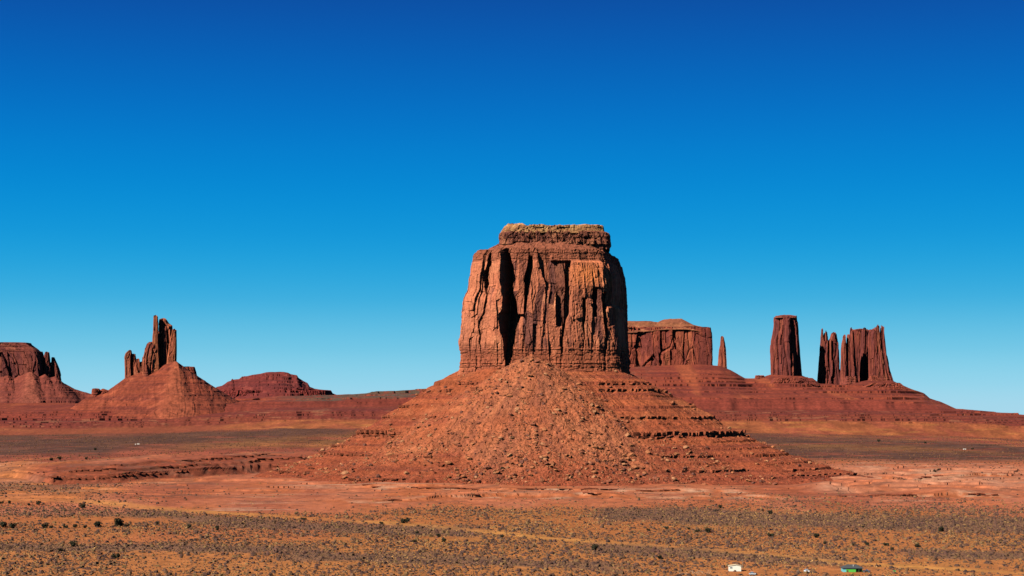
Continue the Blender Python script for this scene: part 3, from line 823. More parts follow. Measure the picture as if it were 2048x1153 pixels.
# --- generic tower: silhouette rows (py, left px, right px) at distance D
def tower(name, D, rows_, parent, depth=0.8, nt=420, nz=170, seed=1, cellw=0.16, rough=1.0, mat=None, pal=None, expo=3.2, foot=0.2,
          course_h=4.0, rim_amp=0.02, topcol=None, back=0.0, flat_top=True, courses_all=0.0, crs_amp=1.0, dy=0.0, rot=0.0):
    R = np.asarray(rows_, float); R = R[np.argsort(-R[:, 0])]
    py = np.linspace(R[0, 0], R[-1, 0], nz)
    l = np.interp(-py, -R[:, 0], R[:, 1]); r = np.interp(-py, -R[:, 0], R[:, 2])
    hw = (r - l) / 2 * D / F; cx = X((l + r) / 2, D); z = Z(py, D)
    W = float(np.max(hw)); Dm = W * depth
    th = np.concatenate([np.linspace(-0.12, 1.12, int(nt * 0.72), endpoint=False), np.linspace(1.12, 1.88, nt - int(nt * 0.72), endpoint=False)]) * math.pi
    tt = np.linspace(0, 2 * math.pi, 6001); ct, st = np.cos(tt), np.sin(tt)
    Ux = -np.sign(ct) * np.abs(ct) ** (2 / expo); Uy = -np.sign(st) * np.abs(st) ** (2 / expo)
    ca, sa = math.cos(math.radians(rot)), math.sin(math.radians(rot))
    # turn the plan so that its right-hand face shows
    Ux, Uy = Ux * ca - Uy * sa, Ux * sa + Uy * ca
    Ux = Ux / np.abs(Ux).max(); Uy = Uy / np.abs(Uy).max()
    k0 = int(np.argmin(Ux[:-1])); Ux = np.roll(Ux[:-1], -k0); Uy = np.roll(Uy[:-1], -k0)
    Ux = np.append(Ux, Ux[0]); Uy = np.append(Uy, Uy[0])
    # even steps along the outline, most of them on the half towards the valley
    Ls = np.concatenate([[0], np.cumsum(np.hypot(np.diff(Ux), depth * np.diff(Uy)))])
    half = Ls[-1] / 2
    q_ = (th / math.pi) * half
    ux = np.interp(q_ % (2 * half), Ls, Ux); uy = np.interp(q_ % (2 * half), Ls, Uy)
    # width follows the silhouette, depth follows it loosely
    hd = Dm * (0.35 + 0.65 * hw / W)
    bx = cx[:, None] + hw[:, None] * ux[None]; by = D + dy + hd[:, None] * uy[None]
    mx = W * ux; my = Dm * uy
    s1_ = np.concatenate([[0], np.cumsum(np.hypot(np.diff(mx), np.diff(my)))])
    Sg = np.broadcast_to(s1_[None], bx.shape); Zg = np.broadcast_to(z[:, None], bx.shape)
    tX = np.interp((q_ + half * .004) % (2 * half), Ls, Ux) - np.interp((q_ - half * .004) % (2 * half), Ls, Ux)
    tY = (np.interp((q_ + half * .004) % (2 * half), Ls, Uy) - np.interp((q_ - half * .004) % (2 * half), Ls, Uy)) * depth
    nx, ny = tY, -tX
    ll = np.hypot(nx, ny) + 1e-9; nx, ny = nx / ll, ny / ll
    Hh = z[-1] - z[0]; cw = W * 2 * cellw; a = cw * 0.30 * rough
    g1, i1 = facets(Sg, Zg, cw * 1.5, Hh * 0.9, a * 1.3, seed * 11 + 1, 1.1, a * 0.8, 0.10)
    kc, kb, kt, i2 = slabs(Sg, Zg, cw * 0.62, Hh * 0.30, seed * 11 + 2, cw * 0.3)
    g2 = a * (0.9 * kc + 1.0 * kb + 1.0 * kt)
    g3, i3 = facets(Sg, Zg, cw * 0.25, Hh * 0.10, a * 0.2, seed * 11 + 3)
    hh = np.broadcast_to(((z - z[0]) / Hh)[:, None], bx.shape)
    ft = np.clip((1 - ss(foot * 0.7, foot * 1.3, hh)) + courses_all, 0, 1)
    zi_ = np.floor(Zg / course_h + 0.4 * fbm(Sg / (cw * 2), Zg / 30, seed + 60, 2)); ci = np.floor(Sg / (course_h * (0.8 + _h(zi_, 0 * zi_, 4))) + 5 * _h(zi_, 0 * zi_, 5))
    crs = ((_h(zi_, 0 * zi_, seed + 70) - 0.5) * 1.1 + (_h(ci, zi_, seed + 71) - 0.5) * 0.7) * course_h * 0.7 * crs_amp
    dsp = (g1 + g2) * (1 - 0.55 * ft) + g3 + crs * ft * min(1, W / 30)
    # keep the traced outline on the sides
    dsp = dsp * (1 - 0.75 * np.abs(ux)[None] ** 3) - a * 0.2 * (1 - np.abs(ux)[None] ** 3)
    x_ = bx + nx[None] * dsp; y_ = by + ny[None] * dsp
    rimv = Hh * rim_amp * (1.4 * fbm(Sg / (cw * 0.7), 0 * Sg, seed + 80, 3) + 1.2 * (_h(np.floor(Sg / (cw * 0.5)), 0 * Sg, seed + 81) - 0.5))
    z_ = Zg + rimv * ss(0.75, 1.0, hh)
    rings = []
    for k in (0.93, 0.8, 0.55, 0.25, 0.02):
        xx = cx[-1] + (x_[-1] - cx[-1]) * k; yy = D + dy + (y_[-1] - D - dy) * k
        rings.append(np.stack([xx, yy, z_[-1] + Hh * 0.012 * (1 - k) + Hh * rim_amp * 0.4 * fbm(xx / (W * .2), yy / (W * .2), seed + 82, 2)], -1)[None])
    Vv = np.concatenate([np.stack([x_, y_, z_], -1)] + rings, 0)
    P = pal or ([.33, .083, .042], [.19, .048, .034], [.44, .135, .058])
    v1 = fbm(Sg / (cw * 0.8), Zg / (Hh * 0.5), seed + 90, 4); v2 = fbm(Sg / (cw * 0.3), Zg / (Hh * .8), seed + 91, 3)
    c = np.ones(bx.shape + (3,)) * np.array(P[0])
    c = mixc(c, P[1], ss(-0.05, 0.45, v1 + 0.5 * v2 + 0.25 * (i2 - 0.5)) * 0.85)
    c = mixc(c, P[2], ss(0.1, 0.5, -v1 + 0.4 * v2) * 0.7)
    c = c * (1 + 0.25 * (i3 - 0.5) + 0.3 * ft * (_h(zi_, 0 * zi_, seed + 92) - 0.5))[..., None]
    if topcol is not None:
        c = mixc(c, topcol, ss(0.86, 0.93, hh + 0.03 * v2))
    tc_ = np.ones((5,) + c.shape[1:]) * np.array(topcol if topcol is not None else P[0])
    ob = mesh_np(name, Vv, grid_faces(Vv.shape[0], Vv.shape[1], True), mat or M_FAR, np.concatenate([c, tc_], 0))
    if parent is not None:
        bring(ob, parent)
    return ob


# --- the caprock on the great butte: three bedded storeys
def cap(name, D, rows_, depth, seed, pal, ch, parent, rough=1.0, rimamp=0.0, nz=90):
    o_ = tower(name, D, rows_, parent, depth=depth, nt=900, nz=nz, seed=seed, cellw=0.045, rough=rough, mat=M_CAP, pal=pal, expo=5.5, foot=2.0, course_h=ch, rim_amp=rimamp, crs_amp=1.9)
    return o_


capP = ([.29, .094, .052], [.17, .056, .040], [.44, .17, .085])
yelP = ([.56, .27, .11], [.34, .14, .065], [.66, .37, .16])
cap('caprock', 2058, [(504, 1005, 1218), (497, 1004, 1218), (494, 999, 1221), (488, 1000, 1220), (484, 1001, 1219.5), (478, 998.5, 1219), (472, 998.5, 1217), (469, 1002, 1212)], 0.62, 5, capP, 2.9, butte, 2.2, nz=120)
cap('caprock', 2058, [(473, 1001, 1210), (466, 1003, 1207), (462, 1006, 1206), (457, 1010, 1205)], 0.60, 6, yelP, 3.6, butte, 0.8, 0.09, 50)
cap('caprock', 2054, [(462, 1006, 1060), (455, 1010, 1056), (450.5, 1016, 1046)], 1.3, 8, yelP, 3.0, butte, 0.8, 0.10, 40)


# ------------------------------------------------------------------ distant landforms
def hill(name, sky, Dc, hw, slope, parent, seed, c1, c2, levels, dfront, dback, step=5.0, pstep=1.6, under=None, amp=1.0, rillamp=5.0, mat=None, fan=None, lat=1.5, curve=0.0004, rstep=3.0):
    sky = np.asarray(sky, float)
    p = np.arange(sky[0, 0], sky[-1, 0] + 0.1, pstep); d = np.concatenate([np.arange(dfront, Dc + 60, step), np.arange(Dc + 60, dback, step * 6)])
    P_, D_ = np.meshgrid(p, d)
    x = X(P_, D_); zc = Z(np.interp(P_, sky[:, 0], sky[:, 1]), Dc)
    q = np.maximum(0, np.abs(D_ - Dc) - hw)
    rpx = np.arange(sky[0, 0], sky[-1, 0] + .1, rstep)
    rz = Z(np.interp(rpx, sky[:, 0], sky[:, 1]), Dc); rx = X(rpx, Dc)
    qq = q * (1 + 0.12 * fbm(x / 130, D_ / 130, seed, 3))
    z = np.full(P_.shape, -1e9)
    for a_, b_ in zip(rx, rz):
        r_ = np.hypot((x * Dc / D_ - a_) * lat, qq)
        z = np.maximum(z, b_ - slope * r_ + curve * slope * np.minimum(r_, 500) ** 2)
    z = np.where(q <= 0, zc, z)
    wq = ss(0, 25, q)
    rl = np.abs(fbm(P_ / 13 + 0.5 * fbm(x / 90, D_ / 90, seed + 1, 2), D_ / 700, seed + 2, 3))
    z = z - wq * rillamp * rl + wq * amp * (5 * fbm(x / 50, D_ / 50, seed + 3, 4) + 3.2 * fbm(x / 13, D_ / 13, seed + 31, 3) * ss(-0.3, 0.3, fbm(x / 70, D_ / 70, seed + 32, 2)))
    msk = wq * np.clip(0.1 + 1.6 * (0.4 + 0.8 * fbm(x / 190, z / 16, seed + 4, 3)), 0, 1.25)
    if fan is not None:
        fm = 1 - ss(0.25, 1.35, np.abs(P_ - fan[0] + 6 * fbm(x / 60, D_ / 60, seed + 9, 3)) / (fan[1] + fan[2] * q)); msk = msk * (1 - 0.85 * fm)
        z = z + fm * 9 * wq
    else:
        fm = 0 * P_
    z = terraces(z + 1.4 * fbm(x / 20, D_ / 20, seed + 5, 3), levels, msk)
    v = 0.7 * fbm(x / 260, z / 7, seed + 6, 4) + 0.5 * fbm(x / 300, z / 2.6, seed + 8, 3); w = fbm(x / 26, D_ / 26, seed + 7, 3)
    c = mixc(np.ones(P_.shape + (3,)) * np.array(c1), c2, ss(-0.25, 0.45, v))
    c = mixc(c, np.array(c1) * 1.3 + np.array([.02, .022, .010]), np.clip(fm * 0.6 + 0.4 * ss(0.2, 0.6, w), 0, 1))
    c = c * (1 + 0.25 * w)[..., None]
    ob = mesh_np(name, np.stack([x, D_, z], -1), grid_faces(*P_.shape), mat or M_FARTALUS, c)
    if parent is not None:
        bring(ob, parent)
    return ob


def lev(z0, z1, seed, a=(1.5, 6), gap=(6, 16)):
    r = random.Random(seed); out = []; z = z0
    while z < z1:
        out.append((z, r.uniform(*a), r.uniform(5, 9))); z += r.uniform(*gap)
    return out


RED1, RED2 = [.34, .070, .034], [.235, .046, .028]
# big mesa cut by the left edge
D = 6900
mesa_l = empty('mesa', (float(X(20, D)), D, 60), 'flat-topped purple-red mesa with fluted cliffs cut off by the left edge', 'mesa')
hill('talus_slope', [(-420, 752), (-60, 757), (0, 757), (14, 750), (28, 758), (45, 750), (62, 744), (78, 755), (90, 749), (100, 757), (112, 753), (122, 764), (150, 779), (180, 788), (230, 800), (300, 816)], D, 52, 0.60, mesa_l, 201, [.24, .054, .034], [.16, .036, .028], lev(90, 220, 5), 6520, 7300, 6, 1.6, fan=(62, 10, 0.07))
pm = ([.25, .062, .042], [.15, .038, .034], [.34, .105, .06])
tower('cliff', D, [(770, -400, 89), (745, -400, 88), (722, -398, 86), (714, -398, 83), (704, -396, 80)], mesa_l, depth=0.10, nt=1100, nz=130, seed=27, cellw=0.034, rough=1.05, pal=pm, expo=18, rim_amp=0.03)
tower('caprock', D, [(708, -395, 80), (703, -392, 78), (697, -390, 70), (690, -388, 60), (686, -386, 58), (685.5, -380, 40)], mesa_l, depth=0.085, nt=800, nz=60, seed=22, cellw=0.03, rough=0.7, pal=pm, expo=14, foot=2, course_h=5)
tower('pinnacle', D, [(765, 86, 103), (745, 87, 101), (720, 88, 100), (712, 89, 99), (706, 91, 98)], mesa_l, depth=1.1, nt=200, nz=110, seed=23, cellw=0.3, pal=pm)
tower('pinnacle', D, [(765, 98, 120), (750, 99, 118), (738, 100, 115), (728, 101, 111), (716, 101, 105)], mesa_l, depth=1.0, nt=200, nz=110, seed=24, cellw=0.3, pal=pm, dy=20)

# castle of pinnacles on a red cone
D = 6050
castle = empty('spired_butte', (float(X(330, D)), D, 80), 'jagged red butte with one thin tall spire on a steep cone', 'butte')
hill('talus_slope', [(60, 838), (130, 824), (165, 810), (186, 799), (188, 784), (206, 778), (226, 783), (232, 770), (250, 757), (285, 744), (320, 735), (345, 722), (352, 722), (362, 732), (386, 752), (392, 760), (410, 772), (428, 783), (445, 792), (480, 803), (540, 818), (600, 832)], D, 12, 0.56, castle, 211, [.275, .058, .027], [.175, .036, .022], lev(80, 240, 9, (0.8, 2.8), (9, 24)), 5440, 6350, 4.5, 1.3, fan=(352, 6, 0.10), rillamp=6, lat=1.3)
cp = ([.36, .090, .046], [.21, .052, .036], [.48, .16, .08])
cp2 = ([.42, .115, .052], [.30, .078, .042], [.47, .15, .065])
tower('spire', D, [(745, 303, 322), (700, 305, 320), (688, 306, 319), (660, 307.5, 318), (640, 308, 317.5), (633.5, 308.5, 317)], castle, depth=1.0, nt=160, nz=160, seed=31, cellw=0.4, rough=0.4, pal=cp2, dy=-14, expo=6, rot=8)
tower('spire', D, [(745, 312, 346), (700, 313, 345), (670, 314, 343.5), (652, 316, 342.5), (648, 316, 336), (641, 317, 331), (639, 318, 329)], castle, depth=0.8, nt=260, nz=180, seed=32, cellw=0.22, rough=1.0, pal=cp, dy=18, rot=50)
tower('spire', D, [(740, 333, 352), (720, 334, 352.5), (690, 338, 353), (675, 342, 353), (662, 345, 353), (660.5, 347, 352)], castle, depth=1.2, nt=200, nz=160, seed=33, cellw=0.3, rough=1.2, pal=cp2, dy=2)
tower('spire', D, [(756, 284, 316), (735, 285, 317), (715, 287.5, 318), (700, 292, 318), (690, 297, 318), (686, 303, 316)], castle, depth=1.5, nt=220, nz=140, seed=34, cellw=0.28, rough=1.0, pal=cp, dy=-2, rot=30)
tower('spire', D, [(765, 250, 264), (740, 250, 263.5), (715, 249.5, 263), (708, 251, 263), (701.5, 257, 262)], castle, depth=1.2, nt=180, nz=120, seed=35, cellw=0.35, pal=cp)
tower('spire', D, [(765, 260, 274), (735, 261, 272), (720, 262, 271), (709.5, 264, 269)], castle, depth=1.2, nt=160, nz=120, seed=36, cellw=0.35, pal=cp, dy=8)
tower('spire', D, [(765, 268, 282), (740, 269, 280), (725, 271, 279), (719, 273, 277.5)], castle, depth=1.2, nt=160, nz=110, seed=37, cellw=0.35, pal=cp, dy=2)
tower('ledge_block', D, [(770, 350, 392), (752, 356, 390), (742, 358, 388), (734, 358, 385)], castle, depth=0.7, nt=240, nz=60, seed=38, cellw=0.15, pal=([.28, .06, .034], [.17, .04, .03], [.36, .09, .045]), foot=2, course_h=5, dy=30)
tower('ledge_block', D, [(806, 187, 207), (795, 188, 206), (780, 189, 205), (778, 190, 204)], castle, depth=1.0, nt=200, nz=60, seed=39, cellw=0.2, pal=([.28, .06, .034], [.2, .045, .03], [.36, .09, .045]), foot=2, course_h=5, dy=-38, rot=40)

tower('ledge_block', D, [(808, 204, 240), (797, 206, 237), (786, 208, 235), (783, 212, 232)], castle, depth=0.5, nt=240, nz=50, seed=40, cellw=0.2, pal=([.28, .06, .034], [.2, .045, .03], [.36, .09, .045]), foot=2, course_h=5, dy=-42, rot=30)

tower('spire', D, [(772, 262, 306), (745, 268, 304), (732, 275, 300), (726, 278, 292)], castle, depth=0.6, nt=200, nz=80, seed=43, cellw=0.25, pal=cp, dy=10, rim_amp=0.08)

# stepped red mesa on the horizon
D = 7600
lowm = empty('stepped_mesa', (float(X(548, D)), D, 90), 'low crimson stepped mesa with a rounded top on the horizon', 'mesa')
hill('slope', [(400, 812), (418, 796), (425.6, 783), (433, 774.5), (444, 772), (450, 768), (455, 764), (462, 762), (464, 757.4), (467, 760), (478, 758.6), (484, 754), (495, 752.5), (505, 750), (522, 748), (532, 745), (566, 744), (576, 746), (582, 749), (594, 751), (596.5, 756), (607.5, 763), (616, 767), (617, 773), (629.5, 778), (644, 780), (662.5, 781), (665, 787), (678, 792), (720, 800)], D, 10, 0.5, lowm, 221, [.215, .037, .030], [.135, .026, .025], [(Z(772, 7500) + k, 7, 9) for k in (-24, 0, 30)] + lev(110, 260, 15, (3, 8), (10, 18)), 7250, 7900, 5, 1.4, rillamp=4, lat=4.0, rstep=1.2)
tower('cliff', D, [(795, 440, 668), (789, 444, 664), (782, 447, 662)], lowm, depth=0.55, nt=900, nz=40, seed=41, cellw=0.02, rough=1.6, pal=([.26, .042, .034], [.15, .03, .028], [.3, .055, .04]), foot=0.1, dy=-60)

# big mesa behind the great butte
D = 6950
mesa_r = empty('mesa', (float(X(1310, D)), D, 200), 'broad red mesa with a rubbly hump on top, right behind the central butte', 'mesa')
pr = ([.30, .066, .037], [.18, .040, .031], [.41, .115, .052])
tower('cliff', D, [(745, 1120, 1424), (728, 1124, 1422), (700, 1126, 1421.5), (668, 1128, 1420), (656, 1130, 1418)], mesa_r, depth=0.2, nt=1000, nz=170, seed=51, cellw=0.050, rough=0.8, pal=pr, expo=16, foot=0.08, rim_amp=0.012)
hill('caprock', [(1130, 648), (1180, 643), (1255, 642.5), (1300, 642.5), (1317, 645), (1321, 642), (1328, 639.5), (1340, 638.5), (1363, 638), (1372, 643), (1386, 650), (1400, 653.5), (1416, 656)], D, 6, 0.85, mesa_r, 231, [.34, .12, .055], [.25, .08, .045], lev(330, 480, 3, (1.5, 4), (8, 14)), 6886, 7100, 3, 1.6, rillamp=1.5, lat=0.6)

# slim needle beside the mesa
D = 6620
tag(tower('needle_spire', D, [(760, 1434, 1454), (736, 1435.5, 1453), (722, 1437, 1452.5), (712, 1437.5, 1452), (700, 1438.5, 1451.5), (690, 1441, 1450), (682, 1441.5, 1448), (675, 1442, 1446.5)], None, depth=1.0, nt=200, nz=180, seed=61, cellw=0.4, rough=0.6, pal=([.32, .078, .04], [.24, .056, .034], [.4, .11, .05])),
    'slim red needle of rock between the broad mesa and the square tower', 'spire')

# square tower, split spires and triple block on the right-hand ridge
D = 6600
pt = ([.255, .056, .038], [.145, .036, .033], [.36, .105, .054])
tow = empty('rock_tower', (float(X(1573, D)), D, 200), 'tall square tapering rock tower standing alone on the right-hand ridge', 'rock tower')
tower('cliff', D, [(775, 1541, 1607), (748, 1543, 1603), (738, 1542.5, 1602), (700, 1542, 1600), (682, 1543, 1598.5), (664, 1547, 1597.5), (655, 1548.5, 1596), (648, 1549, 1595), (644, 1548.5, 1593.5), (635, 1549, 1593)], tow, depth=0.95, nt=520, nz=230, seed=71, cellw=0.17, rough=1.0, pal=pt, expo=7, rot=37, foot=0.16, course_h=5)
tower('caprock', D, [(637, 1549.5, 1593), (634.5, 1550, 1592), (633, 1553, 1588), (631.5, 1560, 1580)], tow, depth=0.95, nt=300, nz=24, seed=72, cellw=0.15, rough=0.5, pal=([.24, .066, .042], [.18, .05, .038], [.3, .09, .05]), foot=2, course_h=3)
spl = empty('split_spire', (float(X(1656, 6690)), 6690, 180), 'dark pair of split spires, half in shadow, between square tower and ridge block', 'spire')
tower('base_block', 6718, [(795, 1633, 1684), (765, 1635, 1680), (740, 1637, 1678), (715, 1639, 1677), (695, 1640, 1676.5), (687, 1641, 1676)], spl, depth=0.8, nt=360, nz=170, seed=80, cellw=0.22, rough=1.1, pal=pt, rot=20, expo=5, rim_amp=0.05)
tower('spire', 6710, [(760, 1637, 1652), (700, 1639.5, 1651), (685, 1640.5, 1649.5), (674, 1641, 1647), (668, 1642, 1646), (660.5, 1642.5, 1645.5)], spl, depth=1.2, nt=220, nz=200, seed=81, cellw=0.35, rough=0.8, pal=pt, rot=35, expo=5)
tower('spire', 6720, [(760, 1645, 1660), (700, 1646, 1658), (685, 1647, 1656), (672, 1647.5, 1655.5), (668, 1648, 1654.5)], spl, depth=1.2, nt=220, nz=200, seed=82, cellw=0.35, rough=0.8, pal=pt, rot=30, expo=5, rim_amp=0.04)
tower('spire', 6716, [(760, 1657, 1678), (720, 1658, 1677), (700, 1658.5, 1676), (688, 1659, 1676.5), (675, 1660, 1674), (669, 1661.5, 1673), (667, 1664, 1672)], spl, depth=1.1, nt=260, nz=220, seed=83, cellw=0.28, rough=0.9, pal=pt, rot=32, expo=5)
blk = empty('ridge_block', (float(X(1735, 6700)), 6700, 180), 'broad fluted rock block with a deep shadowed recess, farthest right', 'butte')
for nm_, dd_, rw_, dep_, rt_, sd_, ra_ in [
        ('spire', 6640, [(790, 1677, 1701), (755, 1681, 1698), (725, 1682, 1696), (700, 1683, 1694), (685, 1684, 1692), (677, 1686, 1690.5), (675, 1687, 1689.5)], 1.2, 30, 91, .03),
        ('spire', 6645, [(790, 1688, 1708), (740, 1691, 1706), (700, 1693, 1702), (680, 1694, 1700.5), (673.5, 1695, 1700)], 1.2, 30, 98, .03),
        ('spire', 6640, [(795, 1692, 1722), (765, 1695, 1716), (740, 1697, 1713), (700, 1699, 1710), (675, 1700, 1708), (668, 1700, 1707.5), (663.5, 1701, 1706)], 1.3, 36, 92, .03),
        ('cliff', 6760, [(790, 1700, 1752), (700, 1702, 1750), (672, 1703, 1748), (664, 1705, 1746)], 0.3, 0, 93, .03),
        ('spire', 6738, [(790, 1716, 1740), (720, 1720, 1737), (690, 1722, 1736), (666, 1723, 1734.5), (662.5, 1724, 1734)], 1.0, 34, 99, .04),
        ('spire', 6690, [(790, 1734, 1768), (740, 1735, 1764), (700, 1736, 1760), (675, 1736.5, 1757), (668, 1738, 1755), (661, 1744, 1754)], 0.9, 26, 94, .04),
        ('spire', 6680, [(790, 1746, 1778), (740, 1748, 1771), (700, 1750, 1764), (670, 1751.5, 1760), (655.5, 1753, 1758.5)], 1.0, 30, 100, .03),
        ('spire', 6686, [(795, 1754, 1794), (765, 1756, 1787), (742, 1757, 1779.5), (708, 1758, 1772.5), (680, 1759, 1769.5), (665, 1759.5, 1768), (657, 1760.5, 1767)], 0.9, 32, 101, .03)]:
    tower(nm_, dd_, rw_, blk, depth=dep_, nt=260, nz=220, seed=sd_, cellw=0.3 if nm_ == 'spire' else .12, rough=0.85, pal=pt, foot=0.26, rot=rt_, expo=5 if rt_ else 6, rim_amp=ra_)
tower('ledge_block', 6590, [(792, 1728, 1786), (775, 1731, 1782), (765, 1735, 1772), (757, 1738, 1756), (753, 1740, 1752)], blk, depth=0.6, nt=320, nz=70, seed=95, cellw=0.1, pal=([.31, .07, .04], [.2, .048, .035], [.38, .1, .05]), foot=2, course_h=5)
tower('ledge_block', 6590, [(796, 1682, 1724), (780, 1684, 1722), (765, 1688, 1714), (754, 1692, 1712)], blk, depth=0.6, nt=320, nz=80, seed=96, cellw=0.12, pal=([.28, .065, .042], [.17, .045, .036], [.38, .11, .06]), foot=2, course_h=5)
for i_, (rw, dy_, lab) in enumerate([
        ([(780, 1505, 1531), (762, 1507, 1529), (754, 1509, 1527), (752, 1510, 1526)], -20, 'small square ledge outcrop on the saddle left of the square tower'),
        ([(790, 1518, 1630), (773, 1524, 1622), (766, 1526, 1616), (758.5, 1532, 1606)], -200, 'low layered rock bench just below the square tower'),
        ([(775, 1604, 1640), (762, 1606, 1628), (755, 1607, 1616)], 15, 'small dark stepped outcrop on the ridge right of the square tower'),
        ([(800, 1690, 1800), (784, 1698, 1792), (775, 1704, 1786), (768, 1722, 1778)], -190, 'wide layered rock bench in front of the far right ridge block'),
        ([(800, 1420, 1520), (786, 1432, 1506), (779, 1440, 1496)], -270, 'low dark rock bench below the slim needle')]):
    tag(tower('rock_outcrop', 6600, rw, None, depth=(0.7, 0.22, 0.7, 0.2, 0.2)[i_], nt=260, nz=50, seed=97 + i_, cellw=0.12, pal=([.30, .066, .038], [.2, .045, .034], [.36, .09, .045]), foot=2, course_h=5, dy=dy_), lab, 'outcrop')


# ------------------------------------------------------------------ boulders
def ico(sub=1):
    t = (1 + 5 ** 0.5) / 2
    v = [(-1, t, 0), (1, t, 0), (-1, -t, 0), (1, -t, 0), (0, -1, t), (0, 1, t), (0, -1, -t), (0, 1, -t), (t, 0, -1), (t, 0, 1), (-t, 0, -1), (-t, 0, 1)]
    v = [np.array(p) / np.linalg.norm(p) for p in v]
    f = [(0, 11, 5), (0, 5, 1), (0, 1, 7), (0, 7, 10), (0, 10, 11), (1, 5, 9), (5, 11, 4), (11, 10, 2), (10, 7, 6), (7, 1, 8), (3, 9, 4), (3, 4, 2), (3, 2, 6), (3, 6, 8), (3, 8, 9), (4, 9, 5), (2, 4, 11), (6, 2, 10), (8, 6, 7), (9, 8, 1)]
    for _ in range(sub):
        cache = {}; nf = []
        def mid(a, b):
            k = (min(a, b), max(a, b))
            if k not in cache:
                p = v[a] + v[b]; v.append(p / np.linalg.norm(p)); cache[k] = len(v) - 1
            return cache[k]
        for a, b, c in f:
            x, y, z = mid(a, b), mid(b, c), mid(c, a)
            nf += [(a, x, z), (b, y, x), (c, z, y), (x, y, z)]
        f = nf
    return np.array(v), np.array(f)


ICO1 = ico(1); ICO2 = ico(2)


def rock_verts(base, seed, flat=0.7):
    """angular block: sphere cut by random planes"""
    r = np.random.default_rng(seed)
    v = base.copy()
    for _ in range(9):
        n = r.normal(size=3); n /= np.linalg.norm(n); h = r.uniform(0.45, 0.85)
        dd = v @ n
        v = v - np.clip(dd - h, 0, None)[:, None] * n
    v = v * np.array([r.uniform(0.8, 1.25), r.uniform(0.7, 1.1), flat * r.uniform(0.75, 1.1)])
    return v + r.normal(size=v.shape) * 0.025


BC = np.array([[.46, .165, .070], [.38, .125, .058], [.28, .090, .050], [.50, .22, .105], [.18, .068, .046]])
# where rubble lies: on the debris fan and down the slopes
N = 60000
bxs = RNG.uniform(-320, 420, N) + BX - 10; bys = RNG.uniform(1700, 2030, N)
bz, bf = talus_z(bxs, bys)
gzz = ground_z(CX + bxs * F / bys, bys)
clump = ss(-0.1, 0.45, fbm(bxs / 45, bys / 45, 301, 3))
streak = ss(-0.15, 0.35, fbm(np.arctan2(bys - APX[1], bxs - APX[0]) * 9, np.hypot(bxs - APX[0], bys - APX[1]) / 120, 302, 3))
keep = (RNG.uniform(0, 1, N) < (0.07 + 0.55 * bf * (0.15 + 0.85 * np.maximum(streak, clump)) + 0.45 * clump * (bz < 60)) * ss(-1, 3, bz - gzz)) & (dist_poly(bxs, bys, FOOT) > 2)
bxs, bys, bz, bf = bxs[keep], bys[keep], bz[keep], bf[keep]
sz = 0.32 + RNG.pareto(2.2, len(bxs)) * 0.45
sz = np.clip(np.where(sz > 3.0, 3.0 + (sz - 3.0) * 0.12, sz), 0.3, 3.6)
order = np.argsort(-sz)
protos = []
for k in range(6):
    v = rock_verts(ICO2[0], 400 + k)
    c = np.ones((len(v), 3)) * BC[k % 5]
    protos.append((v, c))
proto_mesh = []
BIG = [(838, 857, 3.6, 'pale oblong boulder alone on the upper left slope of the central butte'),
       (912, 890, 5.2, 'bright square-sided boulder on the left-centre slope below the ledges'),
       (1245, 926, 4.6, 'tall tan boulder standing at the right-centre foot of the debris fan'),
       (691, 948, 4.4, 'flat pale slab lying at the far left foot of the talus'),
       (757, 955, 4.0, 'rounded tan boulder at the left foot of the central butte'),
       (896, 928, 4.6, 'dark-shadowed boulder in the rubble pile left of the fan foot'),
       (1262, 912, 4.2, 'squarish boulder above the tall tan one on the right slope'),
       (1333, 943, 3.4, 'pale orange boulder at the right foot of the butte'),
       (1075, 725, 4.0, 'dark knobby boulder at the very tip of the debris fan'),
       (1255, 873, 4.2, 'dark upright block beside the ledge on the right slope')]
bi = 0


def add_boulder(x, y, z, s, label, group, k):
    global bi
    if k >= len(proto_mesh):
        v, c = protos[k]
        o_ = mesh_np('boulder', v, ICO2[1], M_BOULDER, c)
        proto_mesh.append(o_)
    else:
        o_ = proto_mesh[k].copy(); COL.objects.link(o_)
    o_.location = (x, y, z + s * 0.25)
    o_.scale = (s, s, s); o_.rotation_euler = (random.uniform(-.3, .3), random.uniform(-.3, .3), random.uniform(0, 6.28))
    tag(o_, label, 'boulder', group)
    return o_


for k, (px, py, s, lab) in enumerate(BIG):
    x, y, z = find_on_ground(px, py, 1650, 2050)
    add_boulder(x, y, z, s * 0.95, lab, 'boulders on the slopes of the central butte', k if k < 6 else k % 6)
for q, i in enumerate(order[:270]):
    lab = 'orange sandstone boulder among the rubble of the debris fan below the central cliff' if bf[i] > 0.5 else 'reddish boulder on the bedded lower slope beside the debris fan'
    add_boulder(float(bxs[i]), float(bys[i]), float(bz[i]), float(sz[i]), lab, 'boulders on the slopes of the central butte', q % 6)


